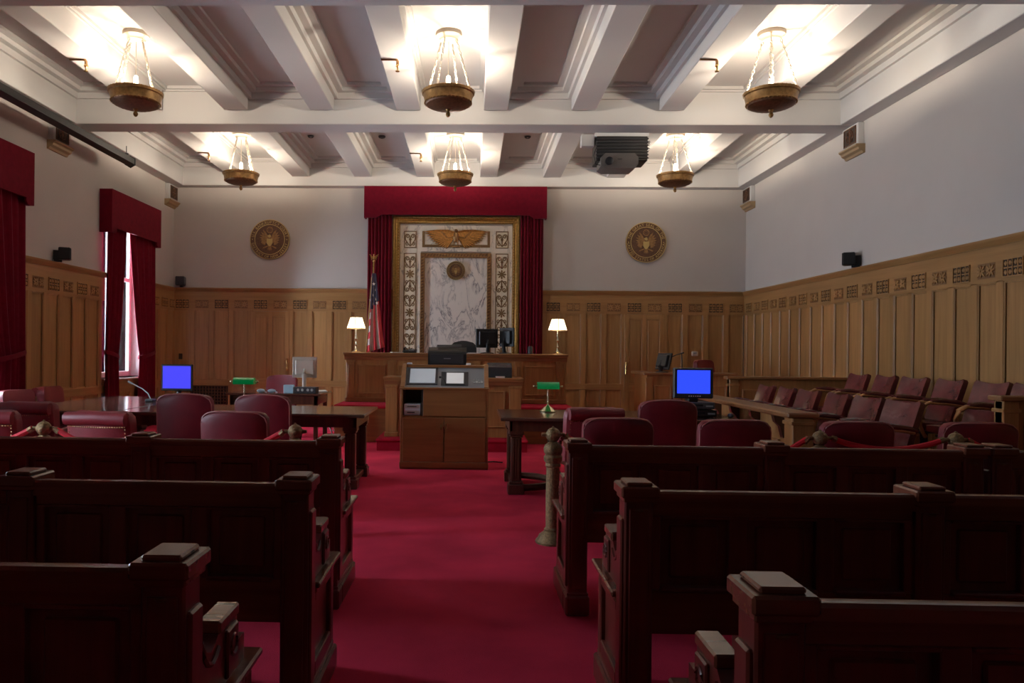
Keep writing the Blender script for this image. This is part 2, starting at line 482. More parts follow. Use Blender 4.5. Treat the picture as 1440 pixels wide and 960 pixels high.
# doors in the back wall
def door(name, rng, hx, label):
    x0, x1 = rng; c = (x0 + x1) / 2; w = (x1 - x0) / 2 - .008
    d = struct(B().box(-w, w, -.024, 0, .01, 2.128).build(name, 'oak', None, (c, YB, 0)), label)
    for sx in (-1, 1):
        for z0, z1, nm in ((.82, 2.03, 'upper_panel'), (.16, .66, 'lower_panel')):
            m = B(); xx = sx * w * .47
            m.box(xx - .125, xx + .125, -.034, -.022, z0, z1)
            m.box(xx - .105, xx + .105, -.040, -.030, z0 + .02, z1 - .02, .006)
            m.build(nm, 'oak', d)
    for x in (-w + .045, 0, w - .045): B().box(x - .045, x + .045, -.044, -.02, .012, 2.126, .004).build('stile', 'oak', d)
    for z0, z1 in ((2.03, 2.126), (.66, .82), (.012, .16)): B().box(-w + .01, w - .01, -.042, -.02, z0, z1, .004).build('rail', 'oak_h', d)
    m = B().box(hx - .018, hx + .018, -.052, -.042, .98, 1.22, .008)
    m.tube([(hx, -.05, 1.20), (hx, -.085, 1.18), (hx, -.09, 1.12), (hx, -.085, 1.07), (hx, -.05, 1.05)], .008, 6)
    m.sphere((hx, -.062, 1.01), .016)
    m.build('handle', 'brass', d)
    return d
door('door_1', DOOR1, .335, 'oak panelled door with brass handle in the wall near the windows')
door('door_2', DOOR2, -.335, 'oak panelled door with brass handle in the wall near the witness stand')

# windows
for n, wy in enumerate(WIN):
    m = B()
    for s in (-1, 1): m.box(-6.12, -6.04, s * .8, s * .72, .9, 3.75, .01)
    m.box(-6.12, -6.04, -.72, .72, .9, .99, .01).box(-6.12, -6.04, -.72, .72, 3.66, 3.75, .01)
    w = struct(m.build('window_%d' % (n + 1), 'window_paint', None, (0, wy, 0)), 'tall white framed window with daylight behind it')
    B().box(-6.115, -6.045, -.035, .035, .99, 3.66, .01).build('mullion', 'window_paint', w)
    for s in (-1, 1): B().box(-6.11, -6.05, s * .035, s * .72, 2.55, 2.62, .008).build('transom', 'window_paint', w)
    for s in (-1, 1):
        for z0, z1 in ((.99, 2.55), (2.62, 3.66)):
            B().box(-6.085, -6.079, s * .035, s * .72, z0, z1).build('pane', 'window_glass', w)
    B().box(-6.04, XL + .06, -.79, .79, .87, .90, .008).build('sill', 'window_paint', w)

# ------------------------------------------------------------------ window drapery
def drape(path_lo, path_hi, zs, folds, amp, n=None):
    """sheet hanging in the wall plane: local x along the wall; path_lo/hi give the two edges at height z"""
    def fn(u, v):
        z = zs[0] + (zs[1] - zs[0]) * v
        a, b = path_lo(z), path_hi(z); wdt = abs(b - a)
        x = a + (b - a) * u
        am = amp * (1.25 - .45 * min(1, wdt / .7))
        return (x, -am * math.sin(2 * PI * folds * u) - am * .5 * math.sin(2 * PI * folds * .37 * u + 1.3 + z * .6), z)
    return B().grid(fn, folds * 8, 36)
def side_window_dress(wy, nr, lbl):
    ztie = 1.28
    def inner(sign, top, tie, low):
        def f(z):
            if z >= ztie:
                t = min(1, (z - ztie) / 2.1); return sign * (tie + (top - tie) * (t ** .75))
            t = (ztie - z) / ztie; return sign * (tie + (low - tie) * min(1, t * 1.6))
        return f
    for sign, who, top, tie, low in ((-1, 'pew side', .20, .53, .46), (1, 'bench side', -.09, .32, .24)):
        c = thing('curtain', 'red velvet curtain at the %s, %s' % (lbl, who), 'curtain', (XL + .11, wy, 0), PI / 2, 'window curtains')
        out = inner(sign, .88, .88, .88); inn = inner(sign, top, tie, low)
        o = drape(out, inn, (.02, 3.5), 6, .030).build('cloth', 'velvet', c); solid(o, .006)
        m = B(); a, b = sign * .90, sign * (tie - .04)
        pth = []
        for k in range(20):
            t = 2 * PI * k / 20
            pth.append(((a + b) / 2 + (a - b) / 2 * math.cos(t), .062 * math.sin(t), ztie + .05 * sign * math.cos(t) * sign))
        m.tube(pth, .012, 6, True, flat=.035, up=(0, 0, 1))
        m.build('tieback', 'velvet', c)
    v = thing('window_valance', 'boxed red fabric valance over the %s' % lbl, 'valance', (XL, wy, 0), PI / 2, 'window valances')
    L = .92
    poly = [(-L, 3.86), (L, 3.86), (L, 3.19), (L - .13, 3.19), (L - .17, 3.23), (L - .17, 3.27), (-L + .17, 3.27), (-L + .17, 3.23), (-L + .13, 3.19), (-L, 3.19)]
    B().prism(poly, 'y', -.20, -.17).build('front_board', 'velvet', v)
    for s in (-1, 1): B().box(s * L, s * (L - .03), -.17, -.002, 3.19, 3.86).build('side_board', 'velvet', v)
    B().box(-L + .03, L - .03, -.17, -.002, 3.83, 3.86).build('top_board', 'velvet', v)
side_window_dress(WIN[0], 1, 'window by the corner and the flag')
side_window_dress(WIN[1], 2, 'window between the projection screen and the pews')
side_window_dress(WIN[2], 3, 'window beside the public pews')

# ------------------------------------------------------------------ ceiling pendants
def pendant():
    t = thing('pendant_lamp', 'x', 'lamp', (0, 0, 5.02), 0, 'bronze bowl pendants')
    # local z 0 = ceiling
    B().lathe([(.0001, 0), (.145, 0), (.150, -.015), (.145, -.045), (.115, -.055), (.100, -.075), (.096, -.09), (.07, -.10), (.0001, -.10)], 24).build('canopy', 'lamp_white', t)
    zr = -.68
    rim = B()
    rim.lathe([(.262, zr - .130), (.274, zr - .120), (.270, zr - .100), (.284, zr - .035), (.298, zr - .025), (.302, zr), (.290, zr + .010), (.268, zr + .005), (.260, zr - .05), (.250, zr - .130)], 40)
    rm = rim.build('rim', 'lamp_bronze', t)
    bead = B()
    for k in range(40):
        a = 2 * PI * k / 40
        bead.sphere((.297 * math.cos(a), .297 * math.sin(a), zr + .001), .008, 6, 4)
        bead.sphere((.268 * math.cos(a), .268 * math.sin(a), zr - .127), .008, 6, 4)
    bead.build('beading', 'lamp_bronze', rm)['kind'] = 'stuff'
    bw = B().lathe([(.260, zr - .127), (.248, zr - .145), (.20, zr - .168), (.12, zr - .186), (.03, zr - .195), (.0001, zr - .196)], 48, wob=lambda a, z: .018 * (1 if int(round(a / (2 * PI) * 48)) % 2 else -1) if z < zr - .14 else 0)
    bo = bw.build('bowl', 'lamp_bowl', t, ang=20)
    B().lathe([(.0001, zr - .190), (.03, zr - .194), (.022, zr - .212), (.014, zr - .22), (.024, zr - .238), (.027, zr - .255), (.018, zr - .275), (.0001, zr - .285)], 14).build('finial', 'lamp_bronze', bo)
    for k in range(4):
        a = PI / 4 + k * PI / 2 + .35
        m = B(); n = 15
        for i in range(n):
            f = (i + .5) / n
            r = .095 + (.268 - .095) * f; z = -.09 + (zr + .01 + .09) * f
            p = Vector((r * math.cos(a), r * math.sin(a), z))
            dr = Vector(((.268 - .095) * math.cos(a), (.268 - .095) * math.sin(a), zr + .1)).normalized()
            sd = dr.cross(Vector((math.cos(a), math.sin(a), .3)) if i % 2 else Vector((-math.sin(a), math.cos(a), 0))).normalized()
            pts = [p + dr * .026 * math.cos(q) + sd * .011 * math.sin(q) for q in [2 * PI * j / 8 for j in range(8)]]
            m.tube(pts, .0058, 5, True)
        m.build('chain', 'chain', t)
    st = B().tube([(0, 0, -.09), (0, 0, zr + .19)], .005, 6).build('stem', 'chain', t)
    B().lathe([(.0001, zr + .19), (.018, zr + .185), (.026, zr + .16), (.026, zr + .075), (.016, zr + .06), (.0001, zr + .06)], 12).build('bulb', 'bulb', st)
    for k in range(3):
        a = k * 2 * PI / 3
        B().sphere((.12 * math.cos(a), .12 * math.sin(a), zr - .07), .035, 8, 6).build('bulb', 'bulb', t)
    return t
PEND = pendant()
ALLP = []
for k, (x, y) in enumerate([(x, y) for y in (8.5, 12.45) for x in (-3.88, -.28, 3.36)]):
    lab = ('in the row over the lectern, beside the window wall', 'in the row over the lectern, on the aisle line', 'in the row over the lectern, above the jury box',
           'in the row before the judge bench, on the window side', 'before the judge bench, in front of the red valance', 'in the row before the judge bench, beside the projector')[k]
    if k == 0:
        o = PEND; o.location = (x, y, 5.02); o['label'] = 'bronze bowl pendant lamp ' + lab
    else: o = dup(PEND, (x, y, 5.02), 0, 'bronze bowl pendant lamp ' + lab)
    ALLP.append(o)
for o in ALLP:
    L = bpy.data.lights.new('pendant_light', 'POINT'); L.energy = LAMP_W; L.color = (1, .86, .68); L.shadow_soft_size = .05
    lo = bpy.data.objects.new('pendant_light', L); COL.objects.link(lo); lo.parent = o; lo.location = (0, 0, -.668)

# ------------------------------------------------------------------ small fittings on ceiling and walls
GS = 'fire sprinklers on the ceiling beams'
for x, y, lab in ((-4.60, 8.4, 'fire sprinkler on a bent pipe near the rolled projection screen'), (-1.04, 8.4, 'fire sprinkler on a bent pipe beside the aisle-line pendant over the lectern'), (2.53, 8.4, 'fire sprinkler on a bent pipe over the jury box rail'),
                  (-4.60, 12.4, 'fire sprinkler on a bent pipe near the corner window'), (-1.04, 12.4, 'fire sprinkler on a bent pipe in front of the red valance'), (2.53, 12.4, 'fire sprinkler on a bent pipe behind the projector')):
    t = thing('fire_sprinkler', lab, 'sprinkler', (x, y, 4.665), 0, GS)
    t.scale = (1.3, 1.3, 1.3)
    B().tube([(-.0, 0, .012), (.10, 0, .012), (.135, 0, .008), (.145, 0, -.01), (.145, 0, -.035)], .013, 8).build('pipe', 'bronze', t)
    B().lathe([(.0001, -.03), (.014, -.035), (.018, -.05), (.010, -.06), (.006, -.085), (.018, -.09), (.018, -.096), (.0001, -.096)], 10, (.145, 0, 0)).build('sprinkler_head', 'brass', t)
for x, y, lab in ((-2.74, 12.6, 'small recessed ceiling spotlight on the side of the window'), (.93, 12.6, 'small recessed ceiling spotlight beside the projector')):
    t = thing('ceiling_spotlight', lab, 'spotlight', (x, y, 5.02))
    B().lathe([(.03, 0), (.055, 0), (.055, -.012), (.04, -.03), (.03, -.02)], 16).build('trim_ring', 'charcoal_metal', t)
    B().sphere((.0, 0, -.006), .03, 10, 6, (1, 1, .6)).build('lens', 'white_metal', t)
t = thing('smoke_detector', 'dark round smoke detector on the ceiling near the red valance', 'detector', (-1.53, 12.6, 5.02))
B().lathe([(.0001, 0), (.06, 0), (.06, -.02), (.045, -.035), (.0001, -.038)], 18).build('body', 'charcoal_metal', t)
B().lathe([(.0001, -.036), (.012, -.036), (.010, -.046), (.0001, -.046)], 8).build('sensor', 'dark_plastic', t)

# corbel brackets under the ends of the main beams (local x along wall, room side -y)
def corbel(loc, rot, lab, w=.21):
    t = thing('beam_corbel', lab, 'corbel', loc, rot, 'pierced corbels under the beam ends')
    B().box(-w, w, -.08, 0, 4.21, 4.505, .006).build('block', 'ceiling_paint', t)
    m = B(); m.mi = 1; m.box(-w + .05, w - .05, -.084, -.076, 4.24, 4.48); m.mi = 0
    for x in (-w + .05, w - .062): m.box(x, x + .012, -.092, -.08, 4.24, 4.48)
    for z in (4.24, 4.468): m.box(-w + .05, w - .05, -.092, -.08, z, z + .012)
    m.tube([(.09 * math.cos(a) * w / .21, -.087, 4.36 + .08 * math.sin(a)) for a in [2 * PI * k / 16 for k in range(16)]], .008, 4, True)
    for k in range(4):
        a = k * PI / 4; m.tube([(-.10 * math.cos(a), -.087, 4.36 - .10 * math.sin(a)), (.10 * math.cos(a), -.087, 4.36 + .10 * math.sin(a))], .007, 4)
    m.build('bronze_grille', ['bronze_dark', 'dark_recess'], t)
    pr = [(0, 4.09), (-.025, 4.09), (-.04, 4.12), (-.08, 4.14), (-.09, 4.17), (-.12, 4.19), (-.12, 4.21), (0, 4.21)]
    m = B()
    for s in (1,): m.prism(pr, 'x', -w - .03, w + .03)
    m.build('moulded_base', 'gold_pale_paint', t)
plain('gold_pale_paint', (.34, .23, .12), .55)
corbel((XR, 10.30, 0), -PI / 2, 'pierced corbel under the beam on the jury side wall')
corbel((XL, 10.22, 0), PI / 2, 'pierced corbel under the beam behind the projection screen')
corbel((XR, 14.12, 0), -PI / 2, 'pierced corbel in the corner beyond the witness stand')
corbel((XL, 14.12, 0), PI / 2, 'pierced corbel in the corner beside the window valance')

# rolled projection screen
t = thing('projection_screen', 'long black rolled projection screen case hung along the window wall', 'screen', (-5.34, 9.9, 4.30))
hexa = [(.085 * math.cos(a), .085 * math.sin(a)) for a in [PI / 6 + k * PI / 3 for k in range(6)]]
B().prism([(p, q) for p, q in hexa], 'y', -2.2, 1.62).build('case', 'black_plastic', t)
for y in (-2.22, 1.62): B().prism([(p * 1.12, q * 1.12) for p, q in hexa], 'y', y, y + .03).build('end_cap', 'dark_plastic', t)
for y in (-1.68, 1.50):
    B().tube([(0, y, .08), (0, y, .21)], .006, 6).box(-.03, .03, y - .012, y + .012, .07, .10).build('hanger', 'charcoal_metal', t)

# loudspeakers on the wainscot cap
def speaker(loc, rot, lab):
    t = thing('loudspeaker', lab, 'speaker', loc, rot, 'black wall loudspeakers')
    i = B()
    i.box(-.085, .085, -.075, .075, .03, .20, .012); i.build('cabinet', 'black_plastic', t)
    B().box(-.078, .078, -.082, -.074, .036, .194, .006).build('grille', 'dark_plastic', t)
    B().box(-.025, .025, .03, .13, .0, .045).box(-.02, .02, .07, .14, .03, .16).build('bracket', 'black_plastic', t)
speaker((XR - .13, 10.2, 2.572), -PI / 2 - .5, 'black loudspeaker on the oak cap rail above the jury box')
speaker((XL + .14, 10.2, 2.572), PI / 2 - .45 + .9, 'black loudspeaker on the oak cap rail between the two windows')
speaker((XL + .2, YB - .15, 2.572), .15, 'black loudspeaker on the oak cap rail in the window corner')

# projector on its shelf under the main beam
t = thing('ceiling_projector', 'grey projector and black finned unit hung from the white beam', 'projector', (2.12, 10.72, 4.51))
m = B().box(-.36, .36, -.10, .30, -.40, -.05, .01)
m.build('black_housing', 'black_plastic', t)
for k in range(7):
    B().box(-.37, .37, -.115, -.098, -.37 + k * .045, -.35 + k * .045, .003).build('fin', 'dark_plastic', t)
B().box(-.38, .38, -.08, .28, -.05, 0).build('mount_plate', 'white_metal', t)
m = B()
pl = [(-.26, -.52), (-.20, -.555), (.20, -.555), (.26, -.50), (.26, -.40), (.21, -.345), (-.20, -.345), (-.26, -.40)]
i = m.mark(); m.prism(pl, 'y', -.17, .2); m.xf(i, Matrix.Translation((-.05, -.02, .03)))
m.build('projector_body', 'projector_grey', t)
B().lathe([(.0001, -.02), (.055, -.02), (.055, .03), (.04, .035), (.0001, .03)], 18).xf(0, Matrix.Translation((-.20, -.20, -.43)) @ Matrix.Rotation(PI / 2, 4, 'X')).build('lens', 'lens_glass', t)
B().box(-.08, -.02, -.196, -.188, -.405, -.395).build('badge', 'black_plastic', t)
B().box(-.56, -.38, -.02, .12, -.17, 0, .006).build('junction_box', 'ceiling_paint', t)
for z in (-.12, -.16, -.22):
    B().tube([(.385 + .016 * math.cos(a), -.05, z + .016 * math.sin(a)) for a in [2 * PI * k / 12 for k in range(12)]], .004, 4, True).build('cable_loop', 'dark_plastic', t)
B().tube([(-.36, -.08, -.20), (-.40, -.1, -.33), (-.37, -.12, -.46), (-.29, -.12, -.47)], .006, 6).build('cable', 'black_plastic', t)

# small plates on the back wall
tag(B().box(-.035, .035, -.05, -.03, -.055, .055, .006).build('wall_outlet', 'dark_recess', None, (-5.60, YB - .002, 1.24)), 'small dark outlet plate on the oak panelling near the window', 'outlet')
t = thing('thermostat', 'small pale thermostat on the oak panelling behind the witness stand', 'thermostat', (4.26, YB - .034, 1.39))
B().box(-.06, .06, -.035, 0, -.045, .045, .012).build('case', 'beige_plastic', t); B().box(-.03, .03, -.038, -.034, -.005, .025).build('window', 'grey_plastic', t)
t = thing('radiator_grille', 'dark pierced radiator grille low on the oak wall', 'grille', (-5.03, YB - .045, 0))
B().box(-.36, .36, -.02, .004, .14, .68).build('backing', 'dark_recess', t)
m = B()
for k in range(13): m.box(-.36 + k * .058, -.345 + k * .058, -.032, -.018, .14, .68)
for k in range(10): m.box(-.36, .36, -.030, -.018, .14 + k * .0585, .155 + k * .0585)
m.build('lattice', 'bronze_dark', t)

# ------------------------------------------------------------------ marble niche behind the bench
def ribbon(m, pts, w, y): m.tube([(p[0], y, p[1]) for p in pts], w, 4, up=(0, 1, 0), flat=.006)
def spiral(cx, cz, r, turns, a0, d, n=16):
    return [(cx + r * (1 - .75 * k / n) * math.cos(a0 + d * 2 * PI * turns * k / n), cz + r * (1 - .75 * k / n) * math.sin(a0 + d * 2 * PI * turns * k / n)) for k in range(n + 1)]
def scroll_tile(m, cx, cz, h, w, up, y):
    s = 1 if up else -1
    for sx in (-1, 1):
        ribbon(m, [(cx + sx * .003, cz - s * h * .46), (cx + sx * w * .22, cz - s * h * .26), (cx + sx * w * .44, cz - s * h * .02), (cx + sx * w * .46, cz + s * h * .14)] + spiral(cx + sx * w * .25, cz + s * h * .22, w * .21, 1.35, 0 if sx > 0 else PI, sx * s), .0095, y)
        ribbon(m, spiral(cx + sx * w * .27, cz - s * h * .30, w * .17, 1.3, PI / 2 * s, -sx * s, 14), .008, y)
    m.leaf((cx, cz - s * h * .40), (cx, cz + s * h * .30), w * .16, y - .006, y + .004, .3)
    for sx in (-1, 1): m.leaf((cx, cz - s * h * .10), (cx + sx * w * .13, cz + s * h * .06), w * .10, y - .006, y + .004, .4)
def rosette(m, cx, cz, r, y, n=8):
    for k in range(n):
        a = 2 * PI * k / n; m.leaf((cx + .012 * math.cos(a), cz + .012 * math.sin(a)), (cx + r * math.cos(a), cz + r * math.sin(a)), r * .34, y - .006, y + .004, .35)
    i = m.mark(); m.lathe([(.0001, -.006), (.012, -.006), (.012, .006), (.0001, .006)], 8); m.xf(i, Matrix.Translation((cx, y, cz)) @ Matrix.Rotation(PI / 2, 4, 'X'))
nt_ = thing('marble_niche', 'tall veined marble niche in a gilt frame behind the judge bench', 'niche', (-.292, YB, 0))
zb = 1.0
# marble field, with the niche opening
for nm, a in (('marble_jamb', (-1.09, -.675, -.03, 0, zb, 3.30)), ('marble_jamb', (.675, 1.09, -.03, 0, zb, 3.30)), ('marble_lintel', (-1.09, 1.09, -.03, 0, 3.30, 3.80))):
    B().box(*a).build(nm, 'marble_frame', nt_)
B().box(-.60, .60, -.008, 0, zb, 3.20).build('marble_slab', 'marble_slab', nt_)
# gilt outer frame
PRO = [(0, 0), (0, -.075), (.02, -.10), (.05, -.10), (.065, -.075), (.09, -.065), (.105, -.085), (.125, -.085), (.14, -.04), (.14, 0)]
g = B()
for s in (-1, 1): g.prism([(s * (1.215 - p), q) for p, q in PRO], 'z', zb, 3.975)
g.prism([(q, 3.975 - p) for p, q in PRO], 'x', -1.215, 1.215)
gf = g.build('gilt_frame', 'gold_leaf', nt_)
m = B()
for k in range(30):
    x = -1.10 + k * .076
    m.tube([(x - .03 + .036 * j / 6, -.108, 3.925 + .022 * math.sin(PI * j / 6)) for j in range(7)] + [(x + .012 + .010 * math.cos(a), -.108, 3.935 + .010 * math.sin(a)) for a in (1.2, .2, -.9, -2)], .006, 4)
m.build('wave_moulding', 'gold_pale', gf)
m = B()
for s in (-1, 1):
    for k in range(52): m.sphere((s * 1.10, -.088, zb + .03 + k * .053), .013, 6, 4)
m.build('bead_moulding', 'gold_pale', gf)
# bronze inner frame
f = B()
for s in (-1, 1): f.box(s * .68, s * .595, -.055, 0, zb, 3.27, .006)
f.box(-.595, .595, -.055, 0, 3.18, 3.27, .006)
fo = f.build('bronze_frame', 'bronze', nt_)
m = B()
for s in (-1, 1):
    for k in range(38): m.leaf((s * .6375 - .03, zb + .03 + k * .058), (s * .6375 + .03, zb + .055 + k * .058), .02, -.062, -.052, .4)
for k in range(21): m.leaf((-.60 + k * .058, 3.20), (-.575 + k * .058, 3.255), .02, -.062, -.052, .4)
m.build('frame_carving', 'bronze_dark', fo)
# mosaic panels
for s in (-1, 1):
    for nm, z0, z1, units in (('mosaic_square', 3.365, 3.69, 1), ('mosaic_column', zb + .02, 3.265, 7)):
        m = B(); m.mi = 1; m.box(s * .88 - .12, s * .88 + .12, -.036, -.028, z0, z1); m.mi = 0
        for x in (-.12, .104): m.box(s * .88 + x, s * .88 + x + .016, -.044, -.03, z0, z1)
        for z in (z0, z1 - .016): m.box(s * .88 - .104, s * .88 + .104, -.044, -.03, z, z + .016)
        cx = s * .88
        if units == 1: scroll_tile(m, cx, (z0 + z1) / 2, .28, .21, True, -.040)
        else:
            z = z1 - .03; h = .27
            seq = ['u', 'r', 'd', 'u', 'r', 'd', 'u', 'r', 'd']
            for q in seq:
                if q == 'r':
                    rosette(m, cx, z - .10, .095, -.040); z -= .20
                else:
                    if z - h < z0: break
                    scroll_tile(m, cx, z - h / 2, h, .21, q == 'u', -.040); z -= h
        m.build(nm, ['mosaic_brown', 'ivory'], nt_)
# eagle panel
m = B()
for x0, x1, z0, z1 in ((-.65, -.60, 3.38, 3.69), (.60, .65, 3.38, 3.69), (-.60, .60, 3.38, 3.43)): m.box(x0, x1, -.042, -.028, z0, z1)
k = 0
for i in range(22): m.leaf((-.59 + i * .055, 3.405), (-.55 + i * .055, 3.405), .03, -.048, -.04, .5)
m.build('eagle_border', 'mosaic_brown', nt_)
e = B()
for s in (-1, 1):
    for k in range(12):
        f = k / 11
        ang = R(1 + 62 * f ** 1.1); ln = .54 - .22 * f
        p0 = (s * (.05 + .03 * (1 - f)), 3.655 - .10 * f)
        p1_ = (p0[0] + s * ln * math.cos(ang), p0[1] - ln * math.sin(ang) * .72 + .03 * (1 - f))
        e.mi = 1; e.leaf(p0, p1_, .050, -.048, -.034, .2)  # wider dark backing feather paints the shade in the gaps between feathers
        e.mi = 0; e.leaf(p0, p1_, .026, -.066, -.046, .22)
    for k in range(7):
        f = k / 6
        e.mi = 1; e.leaf((s * .05, 3.665 - .07 * f), (s * (.32 - .12 * f), 3.690 - .13 * f), .040, -.074, -.055, .35)  # dark backing again, shade painted between the short feathers
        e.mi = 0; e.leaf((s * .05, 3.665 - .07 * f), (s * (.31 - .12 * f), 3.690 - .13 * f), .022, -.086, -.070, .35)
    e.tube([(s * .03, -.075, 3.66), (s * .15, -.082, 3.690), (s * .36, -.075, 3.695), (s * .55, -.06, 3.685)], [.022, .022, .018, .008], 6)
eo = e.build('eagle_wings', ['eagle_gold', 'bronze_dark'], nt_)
e = B().sphere((0, -.075, 3.57), .06, 12, 8, (1, .7, 1.7)).sphere((0, -.09, 3.69), .032, 10, 8)
e.tube([(0, -.10, 3.69), (.03, -.115, 3.685), (.042, -.115, 3.67)], [.014, .010, .003], 6)
for s in (-1, 1): e.tube([(s * .03, -.08, 3.50), (s * .035, -.09, 3.42)], [.02, .012], 6)
e.box(-.08, .08, -.11, -.04, 3.37, 3.405, .006)
e.build('eagle_body', 'bronze', nt_)

# ------------------------------------------------------------------ seals with lettering
_GL = {}
def glyph(ch):
    if ch not in _GL:
        c = bpy.data.curves.new('g', 'FONT'); c.body = ch; c.size = 1; c.extrude = .03; c.align_x = 'CENTER'; c.resolution_u = 3
        o = bpy.data.objects.new('g', c); COL.objects.link(o)
        dg = bpy.context.evaluated_depsgraph_get(); ev = o.evaluated_get(dg); me = ev.to_mesh()
        _GL[ch] = ([tuple(v.co) for v in me.vertices], [tuple(p.vertices) for p in me.polygons])
        ev.to_mesh_clear(); bpy.data.objects.remove(o); bpy.data.curves.remove(c)
    return _GL[ch]
ADV = {'I': .34, ' ': .38, '.': .28, 'W': .95, 'M': .88, 'J': .5, 'L': .58, 'E': .62, 'F': .6, 'S': .64}
def arc_text(m, txt, rad, size, top, y):
    tot = sum(ADV.get(c, .72) for c in txt) * size; pos = -tot / 2
    for c in txt:
        ad = ADV.get(c, .72) * size
        if c != ' ':
            vs, fs = glyph(c); th = (pos + ad / 2) / rad
            a = PI / 2 - th if top else -PI / 2 + th
            rot = -th if top else th
            o = len(m.v)
            for (x, yy, z) in vs:
                X, Z = x * size, (yy - .35) * size
                rx, rz = X * math.cos(rot) - Z * math.sin(rot), X * math.sin(rot) + Z * math.cos(rot)
                m.v.append((rad * math.cos(a) + rx, y - z * size, rad * math.sin(a) + rz))
            for f in fs: m.face(o + i for i in f)
        pos += ad
def flat_ring(m, r0, r1, y0, y1, n=48):
    o = len(m.v)
    for (r, y) in ((r0, y0), (r1, y0), (r1, y1), (r0, y1)):
        for k in range(n): m.v.append((r * math.cos(2 * PI * k / n), y, r * math.sin(2 * PI * k / n)))
    for j in range(4):
        for k in range(n):
            k2 = (k + 1) % n; j2 = (j + 1) % 4
            m.face((o + j * n + k, o + j * n + k2, o + j2 * n + k2, o + j2 * n + k))
def full_disc(m, r, y0, y1, n=48):
    m.prism([(r * math.cos(2 * PI * k / n), r * math.sin(2 * PI * k / n)) for k in range(n)], 'y', y0, y1)
def seal(loc, r, lab, top=None, bot=None):
    t = thing('wall_seal', lab, 'seal', loc)
    m = B(); full_disc(m, r, -.025, 0); full_disc(m, r * .97, -.034, -.02); m.build('disc', 'seal_field', t)
    m = B(); flat_ring(m, r * .965, r, -.042, -.02); flat_ring(m, r * .735, r * .765, -.042, -.03); m.build('ring', 'text_gold', t)
    m = B()
    if top:
        arc_text(m, top, r * .865, r * .185, True, -.036); arc_text(m, bot, r * .865, r * .175, False, -.036)
        for s in (-1, 1): m.sphere((s * r * .865, -.036, 0), r * .03, 6, 4)
        m.build('lettering', 'text_gold', t)
    else:
        for k in range(40):
            a = 2 * PI * k / 40; m.box(r * .86 * math.cos(a) - .005, r * .86 * math.cos(a) + .005, -.038, -.03, r * .86 * math.sin(a) - .006, r * .86 * math.sin(a) + .006)
        m.build('rim_marks', 'text_gold', t)
    e = B(); q = r * .72
    for s in (-1, 1):
        for k in range(7):
            f = k / 6; ang = R(62 - 95 * f)
            p0 = (s * .10 * q, .12 * q - .22 * q * f)
            ln = q * (.78 - .28 * f)
            e.leaf(p0, (p0[0] + s * ln * math.cos(ang), p0[1] + ln * math.sin(ang) * .8), .13 * q, -.041 - .002 * (k % 2), -.032, .3)
        e.leaf((s * .12 * q, -.45 * q), (s * .5 * q, -.62 * q), .1 * q, -.04, -.032)
        e.leaf((s * .3 * q, -.35 * q), (s * .62 * q, -.18 * q), .16 * q, -.038, -.032, .5)
    e.leaf((0, -.4 * q), (0, -.75 * q), .3 * q, -.04, -.032, .1)
    i = e.mark(); flat_ring(e, .17 * q, .22 * q, -.040, -.032, 20); e.xf(i, Matrix.Translation((0, 0, .66 * q)))
    for k in range(6):
        a = k * PI / 3; e.sphere((.1 * q * math.cos(a), -.036, .66 * q + .1 * q * math.sin(a)), .025 * q, 5, 4)
    e.build('eagle_relief', 'bronze', t)
    e = B().prism([(-.20 * q, .05 * q), (.20 * q, .05 * q), (.20 * q, -.25 * q), (.1 * q, -.42 * q), (0, -.48 * q), (-.1 * q, -.42 * q), (-.20 * q, -.25 * q)], 'y', -.050, -.035)
    e.sphere((0, -.044, .22 * q), .10 * q, 8, 6, (1, .4, 1.2)).tube([(0, -.046, .26 * q), (-.12 * q, -.046, .25 * q), (-.17 * q, -.046, .2 * q)], [.05 * q, .035 * q, .01 * q], 5)
    e.build('shield', 'text_gold', t)
    return t
seal((-3.888, YB, 3.51), .385, 'round bronze court seal on the wall near the windows', 'U.S. BANKRUPTCY COURT', 'DISTRICT OF NEW JERSEY')
seal((3.326, YB, 3.50), .385, 'round bronze eagle seal on the wall above the door by the witness stand', 'THE GREAT SEAL OF THE', 'UNITED STATES OF AMERICA')
seal((-.292, YB - .01, 2.935), .18, 'small round bronze seal on the veined marble slab')

# ------------------------------------------------------------------ drapery round the niche
v = thing('niche_valance', 'wide boxed red fabric valance above the marble niche', 'valance', (-.31, YB, 0))
L = 1.725
B().prism([(-L, 4.50), (L, 4.50), (L, 3.90), (L - .24, 3.90), (L - .33, 3.96), (-L + .33, 3.96), (-L + .24, 3.90), (-L, 3.90)], 'y', -.27, -.23).build('front_board', 'velvet', v)
for s in (-1, 1): B().box(s * L, s * (L - .03), -.23, -.095, 3.90, 4.50).build('side_board', 'velvet', v)
B().box(-L + .03, L - .03, -.23, -.225, 4.0, 4.49).build('lining', 'velvet', v)
for s, who in ((-1, 'behind the flag'), (1, 'on the side of the right-hand shaded lamp')):
    x0, x1 = ((-1.97, -1.515), (.935, 1.36))[s > 0]
    c = thing('niche_curtain', 'straight red velvet curtain beside the marble niche, ' + ('behind the flag' if s < 0 else 'away from the flag'), 'curtain', ((x0 + x1) / 2, YB - .16, 0))
    w = (x1 - x0) / 2
    o = drape(lambda z: -w, lambda z: w, (.56, 4.0), 7, .026).build('cloth', 'velvet', c); solid(o, .006)
    o = B().box(-w, w, -.01, .01, 3.99, 4.03).build('heading_tape', 'velvet', c)

